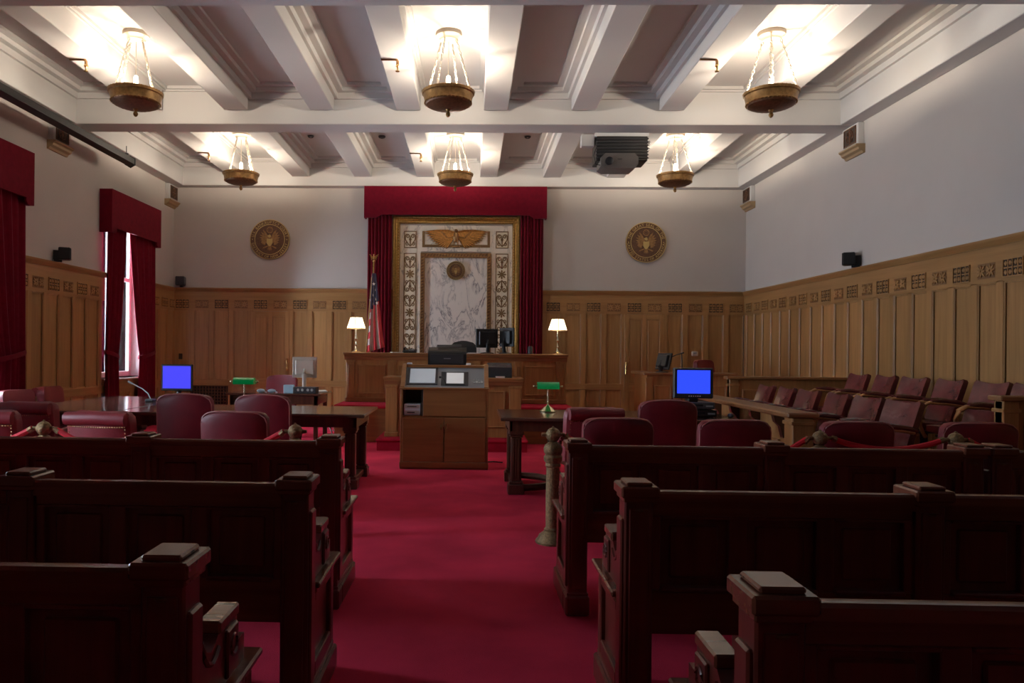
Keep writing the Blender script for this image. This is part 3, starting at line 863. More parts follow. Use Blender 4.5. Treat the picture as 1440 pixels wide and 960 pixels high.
# ------------------------------------------------------------------ flag
t = thing('flag', 'draped stars and stripes flag on an eagle-topped pole beside the niche', 'flag', (-1.75, 13.25, .56))
pole0, pole1 = Vector((-.07, 0, 0)), Vector((.02, 0, 2.40))
B().tube([pole0, pole1], .016, 10).build('pole', 'gold_leaf', t)
B().lathe([(.0001, 0), (.16, 0), (.16, .02), (.05, .05), (.025, .09), (.0001, .09)], 20, (-.07, 0, 0)).build('base', 'brass', t)
e = B().sphere((.02, 0, 2.42), .028, 10, 8).sphere((.02, 0, 2.48), .022, 8, 6, (1, 1, 1.6)).sphere((.02, -.012, 2.53), .016, 8, 6)
for s in (-1, 1):
    for k in range(4): e.leaf((.02 + s * .01, 2.49), (.02 + s * (.085 - .012 * k), 2.545 - .035 * k), .02, -.008 - .002 * k, .006, .3)
e.build('eagle_finial', 'gold_leaf', t)
m = B(); NU, NV = 30, 24
def flagpt(u, v):
    z = .82 + 1.38 * v
    w = .33 - .26 * v ** .9
    cx = pole0.x + (pole1.x - pole0.x) * (z / 2.4)
    x = cx - .05 * (1 - v) + w * u * 1.02 - .02
    y = -.035 + .055 * math.sin(u * 2 * PI * 3.2 + .6) * (1 - .5 * v)
    return (x, y, z + .10 * (u - .3) * (1 - v))
m.grid(flagpt, NU, NV)
m.m = []
for j in range(NV):
    for i in range(NU):
        u, v = i / NU, j / NV
        if v > .60 - .10 * (1 - u) and u > .0: q = 2
        else:
            q = int(u * 5 + .15) % 2
            if u < .22: q = int(v * 12) % 2
        m.m.append(q)
solid(m.build('cloth', ['flag_red', 'flag_white', 'flag_blue'], t, ang=60), .004)
for u, v in ((.30, .72), (.62, .66), (.35, .60), (.72, .78), (.5, .86), (.82, .60), (.12, .66)):
    x, y, z = flagpt(u, v); y -= .008
    pts = [(x + (.034, .014)[k % 2] * math.cos(PI / 2 + k * PI / 5), z + (.034, .014)[k % 2] * math.sin(PI / 2 + k * PI / 5)) for k in range(10)]
    B().prism(pts, 'y', y - .003, y + .003).build('star', 'flag_white', t)
m = B().tube([flagpt(0, k / 20) for k in range(20)], .012, 5).build('fringe', 'gold_pale', t)

# ------------------------------------------------------------------ dais and judge's bench
DZ = .56
t = thing('dais', 'raised dais with red carpet top and oak face under the judge bench', 'platform', (-.24, 11.3, 0))
B().box(-1.82, 1.80, .03, 2.96, 0, DZ - .05).build('oak_face', 'bench_oak_h', t)
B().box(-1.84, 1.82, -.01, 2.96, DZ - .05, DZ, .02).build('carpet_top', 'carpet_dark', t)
t = thing('carpeted_step', 'low red carpeted step in front of the clerk bench', 'step', (-.26, 10.35, 0))
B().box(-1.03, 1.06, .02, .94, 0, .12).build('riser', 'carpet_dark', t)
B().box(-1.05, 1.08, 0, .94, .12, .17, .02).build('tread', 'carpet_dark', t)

def panel_on(m, x0, x1, z0, z1, y, mat=None):
    m.box(x0, x1, y - .004, y + .02, z0, z1)
    for a in ((x0, x0 + .022, z0, z1), (x1 - .022, x1, z0, z1), (x0 + .022, x1 - .022, z0, z0 + .022), (x0 + .022, x1 - .022, z1 - .022, z1)):
        m.box(a[0], a[1], y - .016, y, a[2], a[3], .004)
    return m
t = thing('judge_bench', 'wide oak judge bench with panelled front on the dais', 'bench', (-.24, 12.0, DZ))
H = .80
B().box(-1.76, 1.76, .03, .30, 0, H - .06).build('body', 'bench_oak', t)
for s in (-1, 1): B().box(s * 1.76, s * 1.70, .30, 1.0, 0, H - .06).build('side_panel', 'bench_oak', t)
B().box(-1.81, 1.81, -.04, .62, H - .035, H, .008).build('top', 'bench_oak_h', t)
B().prism([(.03, H - .12), (.005, H - .12), (-.005, H - .10), (-.01, H - .07), (-.03, H - .05), (-.03, H - .035), (.03, H - .035)], 'x', -1.79, 1.79).build('cornice', 'bench_oak_h', t)
B().box(-1.78, 1.78, .005, .03, 0, .07, .005).build('plinth', 'bench_oak_h', t)
for x in (-1.69, -1.02, -.34, .34, 1.02, 1.69):
    m = B().box(x - .065, x + .065, .008, .04, .07, H - .12, .005)
    for d in (-.03, 0, .03): m.box(x + d - .008, x + d + .008, .0, .01, .12, H - .20, .003)
    m.box(x - .07, x + .07, -.004, .03, H - .16, H - .12)
    m.build('pilaster', 'bench_oak', t)
for a, b in zip((-1.69, -1.02, -.34, .34, 1.02), (-1.02, -.34, .34, 1.02, 1.69)):
    panel_on(B(), a + .10, b - .10, .13, H - .20, .022).build('panel', 'bench_oak', t)

t = thing('clerk_bench', 'oak clerk bench with corner posts in front of the judge bench', 'bench', (-.235, 10.62, .17))
B().box(-.93, .93, .03, .60, 0, .80).build('body', 'bench_oak', t)
for s in (-1, 1):
    m = B().box(s * .965, s * .80, 0, .16, .05, .74, .005).box(s * .98, s * .785, -.015, .17, 0, .06, .005)
    m.box(s * .975, s * .79, -.01, .165, .70, .73, .004)
    m.build('corner_post', 'bench_oak', t)
B().box(-1.0, 1.0, -.03, .62, .82, .85, .006).build('top', 'bench_oak_h', t)
B().prism([(.03, .74), (-.005, .74), (-.01, .78), (-.025, .80), (-.025, .82), (.03, .82)], 'x', -.985, .985).build('cornice', 'bench_oak_h', t)
for x0, x1 in ((-.74, -.28), (-.22, .22), (.28, .74)): panel_on(B(), x0, x1, .14, .66, .024).build('panel', 'bench_oak', t)
B().box(-.5, .35, .25, .60, .85, .99).build('riser_shelf', 'bench_oak_h', t)

def shaded_lamp(loc, lab):
    t = thing('shaded_lamp', lab, 'lamp', loc, 0, 'pleated shade lamps on the judge bench')
    B().lathe([(.0001, 0), (.075, 0), (.078, .012), (.06, .022), (.03, .035), (.018, .06), (.012, .10), (.020, .12), (.010, .14), (.010, .20), (.024, .22), (.014, .25), (.010, .30), (.010, .42), (.0001, .42)], 18).build('stem', 'pale_brass', t)
    n = 8; m = B()
    prof = [(.150, .385), (.142, .42), (.118, .49), (.098, .555), (.095, .565)]
    m.lathe(prof, n)
    m.f = [f for f in m.f if len(f) == 4]; m.m = [0] * len(m.f)
    sh = m.build('shade', 'shade_lit', t, ang=10); solid(sh, .004)
    m = B()
    for k in range(n):
        a = 2 * PI * k / n; m.tube([(r * 1.015 * math.cos(a), r * 1.015 * math.sin(a), z) for r, z in prof], .004, 4)
    m.tube([(.152 * math.cos(2 * PI * k / n), .152 * math.sin(2 * PI * k / n), .385) for k in range(n)], .005, 4, True)
    m.build('shade_rib', 'shade_rib', sh)
    B().sphere((0, 0, .47), .028, 8, 6).build('bulb', 'bulb', t)
    L = bpy.data.lights.new('lamp_light', 'POINT'); L.energy = 5; L.color = (1, .78, .5); L.shadow_soft_size = .03
    lo = bpy.data.objects.new('lamp_light', L); COL.objects.link(lo); lo.parent = t; lo.location = (0, 0, .52)
shaded_lamp((-1.86, 12.12, DZ + H), 'brass lamp with lit cream shade on the judge bench beside the flag')
shaded_lamp((1.41, 12.12, DZ + H), 'brass lamp with lit cream shade on the bench end away from the flag')

def lcd(name, lab, loc, rot, w, h, zc, body, scr=None, t_=.05, base=True, group=None, tilt=0):
    """flat monitor; screen side is -y; zc is the centre height of the panel"""
    t = thing(name, lab, 'monitor', loc, rot, group)
    M = Matrix.Translation((0, 0, zc)) @ Matrix.Rotation(tilt, 4, 'X')
    m = B().box(-w / 2, w / 2, -.018, .012, -h / 2, h / 2, .006).box(-w * .38, w * .38, .01, t_, -h * .36, h * .36, .012); m.xf(0, M); m.build('casing', body, t)
    if scr:
        m = B().box(-w / 2 + .022, w / 2 - .022, -.021, -.016, -h / 2 + .03, h / 2 - .022); m.xf(0, M); m.build('screen', scr, t)
    else:
        m = B().box(-w / 2 + .02, w / 2 - .02, -.021, -.016, -h / 2 + .025, h / 2 - .02); m.xf(0, M); m.build('screen', 'lens_glass', t)
    if base:
        B().tube([(0, t_ * .8, zc - h * .1), (0, t_ + .03, zc - h * .3), (0, .05, .02)], [.022, .03, .032], 8, flat=.03).build('neck', body, t)
        B().lathe([(.0001, 0), (w * .30, 0), (w * .29, .012), (w * .1, .022), (.0001, .022)], 20, (0, .03, 0)).build('foot', body, t)
    return t
TB = DZ + H
lcd('bench_monitor', 'black monitor seen from behind on the judge bench, squarely turned', (.27, 12.30, TB), PI + .25, .37, .31, .25, 'black_plastic', group='judge bench monitors')
lcd('bench_monitor', 'black monitor on the judge bench turned edge-on beside its twin', (.60, 12.28, TB), PI - .95, .37, .31, .27, 'black_plastic', group='judge bench monitors')
t = thing('desk_phone', 'black desk telephone on the judge bench', 'telephone', (-.99, 12.2, TB))
B().prism([(-.10, 0), (.10, 0), (.10, .055), (-.10, .025)], 'x', -.11, .11).build('base', 'black_plastic', t)
B().tube([(-.08, -.07, .06), (-.085, 0, .075), (-.08, .07, .078)], [.02, .014, .02], 8).build('handset', 'black_plastic', t)
m = B()
for i in range(3):
    for j in range(4): m.box(-.01 + i * .03, .01 + i * .03, -.07 + j * .032, -.052 + j * .032, .036 + j * .008, .046 + j * .008)
m.build('keypad', 'grey_plastic', t)
t = thing('desk_speaker', 'slim black upright speaker on the judge bench near the curtain', 'speaker', (.98, 12.25, TB))
B().lathe([(.0001, 0), (.045, 0), (.043, .10), (.036, .125), (.0001, .13)], 14).build('body', 'dark_plastic', t); B().lathe([(.0001, -.004), (.055, -.004), (.055, .008), (.0001, .008)], 14).build('foot', 'black_plastic', t)
for x, y, r_, lab in ((-1.20, 12.14, .2, 'small stack of paper on the judge bench beside the telephone'), (.06, 12.25, -.2, 'loose papers on the judge bench in front of the black monitors')):
    t = thing('paper_stack', lab, 'papers', (x, y, TB), r_)
    for k in range(3): B().box(-.09, .09, -.12, .12, .004 * k, .004 * k + .003).xf(0, Matrix.Rotation(.06 * k, 4, 'Z')).build('sheet', 'paper', t)
# judge's chair behind the bench
t = thing('judge_chair', 'black leather high-back chair behind the judge bench', 'chair', (-.12, 13.0, DZ), PI)
m = B().pillow(.46, .58, .10, .12, .02, .03); m.xf(0, Matrix.Translation((0, -.22, .42)) @ Matrix.Rotation(.10, 4, 'X')); m.build('backrest', 'leather_black', t)
B().box(-.25, .25, -.22, .25, .38, .47, .03).build('seat', 'leather_black', t)
B().tube([(0, 0, .06), (0, 0, .39)], .03, 10).build('column', 'charcoal_metal', t)
for k in range(5):
    a = 2 * PI * k / 5; B().tube([(0, 0, .09), (.28 * math.cos(a), .28 * math.sin(a), .03)], [.025, .016], 6).sphere((.28 * math.cos(a), .28 * math.sin(a), .025), .025, 8, 6).build('foot', 'charcoal_metal', t)
# printer and small devices on the clerk bench
t = thing('printer', 'black printer on the clerk bench behind the lectern', 'printer', (-.335, 11.02, 1.16))
B().prism([(-.15, 0), (.16, 0), (.16, .27), (.05, .29), (-.13, .235), (-.15, .20)], 'x', -.28, .28).build('body', 'black_plastic', t)
B().box(-.24, .24, -.155, -.148, .05, .19, .004).build('front_door', 'dark_plastic', t)
B().box(-.05, .05, -.160, -.153, .12, .132).build('badge', 'grey_plastic', t)
B().prism([(.05, .28), (.17, .27), (.20, .33), (.08, .325)], 'x', -.16, .20).build('paper_tray', 'dark_plastic', t)
t = thing('recording_unit', 'dark grey recording unit with knobs on the clerk bench', 'recorder', (.45, 10.86, 1.02))
B().prism([(-.12, 0), (.14, 0), (.14, .21), (.0, .21), (-.12, .15)], 'x', -.20, .15).build('case', 'charcoal_metal', t)
m = B()
for k in range(5): m.sphere((-.12 + k * .05, -.075, .165), .012, 6, 4)
m.build('knobs', 'black_plastic', t)['kind'] = 'stuff'
B().box(.07, .12, -.045, -.03, .17, .205).build('display', 'grey_plastic', t)
t = thing('paper_pile', 'crumpled white papers on the clerk bench by the recording unit', 'papers', (.44, 10.66, 1.02))
for k in range(4): B().box(-.07, .05, -.04, .04, .006 * k, .006 * k + .005).xf(0, Matrix.Rotation(.2 * k - .3, 4, 'Z')).build('sheet', 'paper', t)

# ------------------------------------------------------------------ lectern
t = thing('lectern', 'wide wooden lectern with sloped control console and two cabinet doors', 'lectern', (-.30, 8.8, 0))
W_ = .52; D_ = .62
for s in (-1, 1): B().box(s * W_, s * (W_ - .03), 0, D_, .03, .955, .003).build('side_panel', 'lectern_wood', t)
B().box(-W_ + .03, W_ - .03, D_ - .03, D_, .03, .95).build('back_panel', 'lectern_wood', t)
B().box(-W_ + .03, W_ - .03, .01, D_ - .03, .60, .63).build('shelf', 'lectern_wood', t)
B().box(-W_, W_, .0, D_, .0, .085).box(-W_ - .005, W_ + .005, -.012, .0, .02, .085, .004).build('plinth', 'lectern_wood', t)
for s in (-1, 1):
    d = B().box(s * .004, s * (W_ - .032), -.008, .014, .09, .605, .003).build('door', 'lectern_wood', t)
    B().tube([(s * .035, -.01, .47), (s * .035, -.034, .475), (s * .035, -.034, .535), (s * .035, -.01, .54)], .005, 6).build('door_pull', 'brass', d)
B().sphere((-.01, -.016, .50), .012, 8, 6).build('lock', 'brass', t)
B().box(-.25, W_ - .03, -.004, .018, .625, .945, .003).build('front_board', 'lectern_wood', t)
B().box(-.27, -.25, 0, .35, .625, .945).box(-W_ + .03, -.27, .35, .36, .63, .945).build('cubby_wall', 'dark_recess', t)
B().box(-W_ + .03, W_ - .03, .0, .05, .935, .955).build('cubby_top', 'lectern_wood', t)
t2 = thing('disc_recorder', 'silver disc recorder in the open cubby of the lectern', 'recorder', (-.68, 8.83, .632))
B().box(-.10, .10, 0, .28, 0, .135, .005).build('case', 'white_plastic', t2)
B().box(-.085, .085, -.006, .0, .015, .055).box(-.085, .085, -.006, 0, .085, .12).build('slot_front', 'beige_plastic', t2)
m = B().box(-.06, .03, -.009, -.005, .03, .04).box(-.06, .05, -.009, -.005, .098, .106); m.build('slot', 'black_plastic', t2)
# console
P0, P1 = Vector((0, .01, .955)), Vector((0, .26, 1.20))
for s in (-1, 1): B().prism([(-.01, .955), (.02, .955), (.30, 1.235), (.45, 1.235), (.45, .955)][0:1] + [(-.01, .975), (.26, 1.235), (.45, 1.235), (.45, .955)], 'x', s * W_, s * (W_ - .05)).build('console_cheek', 'lectern_wood', t)
B().prism([(.02, .955), (.27, 1.20), (.45, 1.20), (.45, .955)], 'x', -W_ + .05, W_ - .05).build('console_panel', 'grey_plastic', t)
B().box(-W_ + .05, W_ - .05, .25, .45, 1.195, 1.225).build('console_top', 'lectern_wood', t)
B().box(-W_ - .01, W_ + .01, -.03, .04, .945, .965, .004).build('console_ledge', 'lectern_wood', t)
MS = Matrix.Translation((0, .02, .955)) @ Matrix.Rotation(math.atan2(.245, .25), 4, 'X')   # local: x, along the slope (y), normal (z)
def slope(nm, mat, x0, x1, y0, y1, h, h0=0, par=t): return B().box(x0, x1, y0, y1, h0, h, .002).xf(0, MS).build(nm, mat, par)
a = slope('touch_screen', 'charcoal_metal', -.45, -.085, .05, .335, .010); slope('glass', 'screen_grey', -.42, -.115, .075, .31, .0125, .009, a)
slope('control_plate', 'dark_plastic', -.045, .28, .04, .27, .004); a = slope('control_screen', 'charcoal_metal', .005, .24, .055, .26, .012); slope('glass', 'screen_pale', .02, .225, .07, .245, .0145, .011, a)
m = B()
for k in range(4): m.box(.34 + k * .03, .362 + k * .03, .09, .10 + .02 * (k % 2), 0, .006)
m.tube([(.34 + .10 * k / 10, .14 + .012 * math.sin(k * 1.9), .005) for k in range(11)], .003, 4)
m.xf(0, MS); m.build('connector_marks', 'silver_plastic', t)
B().tube([(.02, .06, .99), (.0, .02, 1.05), (-.03, .04, 1.09), (-.05, .06, 1.085)], .005, 6).sphere((-.055, .062, 1.085), .014, 8, 6).build('microphone', 'black_plastic', t)
for x in (-.44, .28): B().box(x - .03, x + .03, .30, .37, 1.225, 1.25, .006).build('plug_cover', 'white_plastic', t)
B().tube([(.505, .50, .02), (.60, .60, .012), (.72, .55, .012)], .008, 5).build('floor_cable', 'black_plastic', t)

# ------------------------------------------------------------------ counsel tables
def col_leg(t, x, y):
    m = B().box(x - .08, x + .08, y - .08, y + .08, 0, .10, .008).box(x - .065, x + .065, y - .065, y + .065, .10, .125, .006)
    m.box(x - .052, x + .052, y - .052, y + .052, .125, .56, .012)
    for d in (-.026, 0, .026): m.box(x + d - .007, x + d + .007, y - .058, y - .05, .15, .54, .003)
    m.box(x - .062, x + .062, y - .062, y + .062, .56, .58, .005).box(x - .072, x + .072, y - .072, y + .072, .58, .625, .008)
    m.build('leg', 'table_wood', t)
def table(lab, loc, L, D):
    t = thing('counsel_table', lab, 'table', loc)
    B().box(0, L, 0, D, .725, .76, .008).build('top', 'table_top', t)
    m = B().box(.10, L - .10, .09, .12, .62, .725).box(.10, L - .10, D - .12, D - .09, .62, .725).box(.09, .12, .09, D - .09, .62, .725).box(L - .12, L - .09, .09, D - .09, .62, .725)
    m.build('apron', 'table_wood', t)
    for x in (.16, L - .16):
        for y in (.16, D - .16): col_leg(t, x, y)
    for x in ((.16, L - .16) if L > D else ()):
        B().box(x - .04, x + .04, .22, D - .22, .03, .09, .006).build('stretcher', 'table_wood', t)
    if L > D:
        c = D / 2
        for s, x0 in ((1, .16), (-1, L - .16)):
            n = 14
            m = B().tube([(x0 + s * .42 * math.sin(PI * k / n), c - .38 * math.cos(PI * k / n), .06) for k in range(n + 1)], .05, 6, flat=.035)
            m.build('curved_foot', 'table_wood', t)
    return t
table('dark polished counsel table on the side of the jury box', (.30, 7.22, 0), 2.34, 1.05)
table('dark polished counsel table with the green lamp, on the window side', (-3.54, 7.36, 0), 2.50, 1.08)
table('dark polished table set end-on beside the windows', (-4.76, 7.36, 0), 1.20, 2.36)
B().tube([(.80, 7.56, .62), (.80, 7.54, .45), (.84, 7.52, .30), (.92, 7.50, .17), (1.05, 7.50, .10)], .022, 8, flat=.012).build('cable_cover', 'black_plastic')
tag(bpy.data.objects['cable_cover'], 'black cable sleeve curving down under the jury-side counsel table', 'cable')

def bankers(loc, lab):
    t = thing('bankers_lamp', lab, 'lamp', loc, 0, 'green bankers lamps on the counsel tables')
    B().lathe([(.0001, 0), (.085, 0), (.088, .012), (.07, .022), (.045, .05), (.018, .068), (.008, .08), (.008, .27), (.0001, .27)], 20).build('base', 'pale_brass', t)
    m = B(); n = 10
    pr = [(.055 * math.cos(a), .245 + .075 * math.sin(a)) for a in [PI * k / n for k in range(n + 1)]]
    prin = [(p * .92, .245 + (q - .245) * .92) for p, q in pr]
    m.prism(pr + prin[::-1], 'x', -.115, .115)
    for s in (-1, 1): m.prism(pr, 'x', s * .115, s * .111)
    m.build('shade', 'green_lit', t)
    B().tube([(-.15, 0, .272), (.15, 0, .272)], .006, 6).sphere((-.15, 0, .272), .012, 8, 6).sphere((.15, 0, .272), .012, 8, 6).build('cross_bar', 'pale_brass', t)
    return t
bankers((.83, 7.95, .76), 'green glass bankers lamp on the jury-side counsel table')
bankers((-2.52, 8.28, .76), 'green glass bankers lamp on the window-side counsel table')
lcd('desk_monitor', 'black monitor with glowing blue screen on the end-on table by the windows', (-3.72, 9.40, .76), .0, .40, .335, .265, 'black_plastic', 'screen_blue')
# gooseneck microphone
t = thing('table_microphone', 'gooseneck microphone on the end-on table near the blue monitor', 'microphone', (-3.78, 8.75, .76))
B().box(-.05, .05, -.05, .05, 0, .035, .01).build('base', 'dark_plastic', t)
B().tube([(0, 0, .03), (-.03, 0, .10), (-.10, 0, .155), (-.22, 0, .215)], .006, 6).build('gooseneck', 'silver_plastic', t)
B().tube([(-.22, 0, .215), (-.27, 0, .24)], .011, 8).build('capsule', 'grey_plastic', t)
# monitor on a stack of players
for k, (lab, w, mat, z) in enumerate((('lower black video player in the stack under the monitor', .42, 'black_plastic', .76), ('upper grey video player in the stack under the monitor', .38, 'charcoal_metal', .835))):
    t = thing('video_player', lab, 'player', (2.255, 7.66, z), 0, 'players under the blue monitor')
    B().box(-w / 2, w / 2, -.15, .16, .008, .073, .005).build('case', mat, t)
    B().box(-w / 2 + .02, w / 2 - .12, -.155, -.149, .035, .055).build('tape_slot', 'lens_glass', t)
    m = B().box(w / 2 - .09, w / 2 - .02, -.155, -.149, .03, .045); m.build('buttons', 'grey_plastic', t)
    B().box(-w / 2 + .02, -w / 2 + .06, -.1, .1, 0, .01).box(w / 2 - .06, w / 2 - .02, -.1, .1, 0, .01).build('feet', 'black_plastic', t)
t = thing('desk_monitor', 'chunky black monitor with bright blue screen on the stacked players', 'monitor', (2.255, 7.62, .908))
B().box(-.20, .20, -.03, .02, .035, .345, .012).box(-.16, .16, .02, .12, .07, .31, .03).build('casing', 'dark_plastic', t)
B().box(-.165, .165, -.035, -.028, .085, .32).build('screen', 'screen_blue_bright', t)
for k in range(6): B().box(-.05 + k * .022, -.040 + k * .022, -.034, -.028, .055, .064).build('button', 'white_plastic', t)
B().box(-.05, .05, -.02, .08, .0, .04, .008).build('foot', 'black_plastic', t)
t = thing('computer_mouse', 'black computer mouse on the jury-side counsel table', 'mouse', (2.58, 7.45, .76))
B().sphere((0, 0, .026), .05, 12, 8, (.62, 1, .5)).build('shell', 'black_plastic', t); B().tube([(0, .045, .012), (.03, .12, .006), (-.05, .22, .006)], .003, 5).build('cord', 'black_plastic', t)

# ------------------------------------------------------------------ clerk's side desk by the window
t = thing('side_desk', 'dark wooden side desk with a beige monitor in front of the oak wall', 'desk', (-2.83, 11.1, 0))
B().box(-.70, .68, -.40, .45, .73, .76, .006).build('top', 'table_top', t)
B().box(-.65, .63, -.35, -.33, .60, .73).box(-.65, .63, .38, .40, .60, .73).box(-.65, -.63, -.33, .38, .60, .73).box(.61, .63, -.33, .38, .60, .73).build('apron', 'table_wood', t)
for x in (-.62, .60):
    for y in (-.32, .37): B().box(x - .03, x + .03, y - .03, y + .03, 0, .73, .006).build('leg', 'table_wood', t)
t = lcd('beige_monitor', 'beige monitor seen from behind on the side desk', (-2.48, 11.15, .76), PI + .12, .36, .31, .37, 'beige_plastic')
t = thing('tissue_box', 'pale blue tissue box on the side desk', 'box', (-2.66, 10.92, .76))
B().box(-.07, .07, -.05, .05, 0, .115, .004).build('carton', 'pale_blue', t); B().box(-.035, .035, -.016, .016, .113, .117).build('slot', 'paper', t)
t = thing('tape_recorder', 'dark tape recorder with dials on the side desk', 'recorder', (-2.40, 10.86, .76))
B().box(-.17, .17, -.09, .11, 0, .09, .008).build('case', 'charcoal_metal', t)
for x in (-.09, -.03, .05, .11): B().lathe([(.0001, 0), (.02, 0), (.016, .012), (.0001, .012)], 12).xf(0, Matrix.Translation((x, -.09, .05)) @ Matrix.Rotation(PI / 2, 4, 'X')).build('dial', 'silver_plastic', t)
for x, lab in ((-3.06, 'white computer mouse on the side desk, farther from the tissue box'), (-2.90, 'white computer mouse on the side desk, next to the tissue box')):
    t = thing('computer_mouse', lab, 'mouse', (x, 10.86, .76), .4)
    B().sphere((0, 0, .028), .055, 12, 8, (1.1, .65, .5)).build('shell', 'pale_blue', t); B().tube([(.05, 0, .012), (.09, .05, .006), (.08, .16, .006)], .003, 5).build('cord', 'white_plastic', t)
tag(B().box(-.10, .10, -.14, .14, 0, .02, .004).build('notebook', 'paper', None, (-2.27, 11.25, .76), .3), 'thin white notebook on the side desk behind the tape recorder', 'notebook')
for i, (x, z0, c, lab) in enumerate(((-2.08, .52, 'black_plastic', 'black cable hanging tangled beside the side desk'), (-2.04, .42, 'white_plastic', 'white cable hanging tangled beside the side desk'))):
    p = [(x + .05 * math.sin(k * 1.3 + i), 11.0 + .05 * math.cos(k * 1.7), max(.012, z0 + .10 * math.sin(k * .9 + i) - .03 * k)) for k in range(18)]
    tag(B().tube(p, .008, 5).build('cable', c), lab, 'cable')

# ------------------------------------------------------------------ upholstered counsel chairs (local: faces +y)
def counsel_chair(style):
    t = thing('counsel_chair', 'x', 'chair', (0, 0, 0), 0, 'red leather counsel chairs')
    w = .53 if style != 'roll' else .54
    lea = {'arch': 'leather_red', 'low': 'leather_red', 'roll': 'leather_pink'}[style]
    h = {'arch': .52, 'low': .47, 'roll': .46}[style]; zt = .43
    M = Matrix.Translation((0, -.21, zt)) @ Matrix.Rotation(.10, 4, 'X')
    m = B().pillow(w, h, .10 if style != 'roll' else .13, .07, .022 if style == 'arch' else .010 if style == 'low' else .0, .035, .30)
    if style == 'roll':
        m.tube([(-w / 2 + .015, -.035, h - .05), (0, -.05, h - .04), (w / 2 - .015, -.035, h - .05)], .055, 10)
    m.xf(0, M); bk = m.build('backrest', lea, t, ang=50)
    if style != 'roll':
        p = []
        for v in [k / 10 for k in range(11)]: p.append((-w / 2, v))
        pts = [(-w / 2 + .004, .02), (-w / 2 + .004, h - .08), (-w / 2 + .02, h - .035), (-w / 2 + .06, h - .004)] + [(x * w / 2, h + .001 + (.022 if style == 'arch' else .010) * (1 - x * x)) for x in (-.6, -.3, 0, .3, .6)] + [(w / 2 - .06, h - .004), (w / 2 - .02, h - .035), (w / 2 - .004, h - .08), (w / 2 - .004, .02)]
        m = B().tube([(x, -.034 + .035 * (2 * x / w) ** 2, z) for x, z in pts], .0055, 5); m.xf(0, M); m.build('piping', 'piping', bk)
    else:
        m = B()
        for k in range(26):
            x = -w / 2 + .03 + (w - .06) * k / 25; m.sphere((x, -.065 + .035 * (2 * x / w) ** 2, h - .11), .006, 5, 4)
        for s in (-1, 1):
            for k in range(12): m.sphere((s * (w / 2 - .03), -.035, .02 + k * .028), .006, 5, 4)
        m.xf(0, M); m.build('nail_trim', 'bronze', bk)
    m = B().pillow(w - .02, .46, .11, .05, 0, 0, .3, 8, 8, .03); m.xf(0, Matrix.Translation((0, -.20, .43)) @ Matrix.Rotation(-PI / 2, 4, 'X')); m.build('seat', lea, t, ang=50)
    for s in (-1, 1):
        if style == 'arch':
            B().tube([(s * (w / 2 + .005), -.19, .60), (s * (w / 2 + .025), .0, .615), (s * (w / 2 + .02), .12, .60), (s * (w / 2), .14, .45)], .016, 8).build('arm', 'table_wood', t)
        else:
            B().tube([(s * (w / 2 + .01), -.20, .61), (s * (w / 2 + .02), .02, .625), (s * (w / 2 + .02), .15, .61)], [.03, .036, .03], 8).box(s * (w / 2 - .01), s * (w / 2 + .03), -.10, .14, .42, .60, .015).build('arm', lea, t)
    for sx in (-1, 1):
        for y in (-.19, .20): B().tube([(sx * (w / 2 - .045), y, .39), (sx * (w / 2 - .035), y + (.02 if y > 0 else -.03), 0)], [.024, .015], 8).build('leg', 'table_wood', t)
    B().box(-w / 2 + .03, w / 2 - .03, -.19, .21, .35, .39).build('seat_frame', 'table_wood', t)
    return t
CH = [('arch', -2.72, 7.28, .02, 'red leather chair at the window-side table, between the blue monitor and the green lamp'),
      ('arch', -1.96, 7.28, -.03, 'red leather chair at the window-side table, in front of the side desk'),
      ('arch', 1.82, 7.16, .02, 'red leather chair at the jury-side table beside the blue monitor'),
      ('low', -1.84, 6.05, -.02, 'low red leather chair behind the rope, by the aisle on the window side'),
      ('low', 1.11, 5.88, .03, 'low red leather chair behind the pew, beside the full brass stanchion'),
      ('low', 1.98, 5.86, 0, 'low red leather chair behind the rope, before the blue monitor and players'),
      ('low', 2.87, 5.84, .02, 'low red leather chair between the two rope posts, before the jury rail'),
      ('low', 3.80, 5.88, -.05, 'low dark red chair by the end panel of the jury box'),
      ('roll', -2.90, 6.08, -.12, 'rolled-back leather chair with nail trim behind the rope on the window side'),
      ('roll', -4.06, 7.0, -.05, 'rolled-back leather chair with nail trim at the near end of the end-on table'),
      ('roll', -3.88, 6.05, .1, 'rolled-back leather chair with nail trim behind the rope post by the windows'),
      ('roll', 1.09, 7.12, .22, 'rolled-back leather chair with nail trim turned aside at the jury-side table'),
      ('roll', -5.14, 9.42, -PI / 2 + .1, 'pale red chair by the window wall, beside the end-on table near its far end'),
      ('roll', -5.06, 8.52, -PI / 2 - .1, 'pale red chair by the window wall, beside the middle of the end-on table'),
      ('arch', -3.16, 12.1, PI - .2, 'maroon chair facing the room behind the side desk')]
PROT = {}
for st, x, y, r_, lab in CH:
    if st not in PROT:
        PROT[st] = o = counsel_chair(st); o.location = (x, y, 0); o.rotation_euler = (0, 0, r_); o['label'] = lab
    else: dup(PROT[st], (x, y, 0), r_, lab)
t = dup(PROT['low'], (3.98, 12.20, .38), PI + .75, 'red leather chair inside the witness stand')

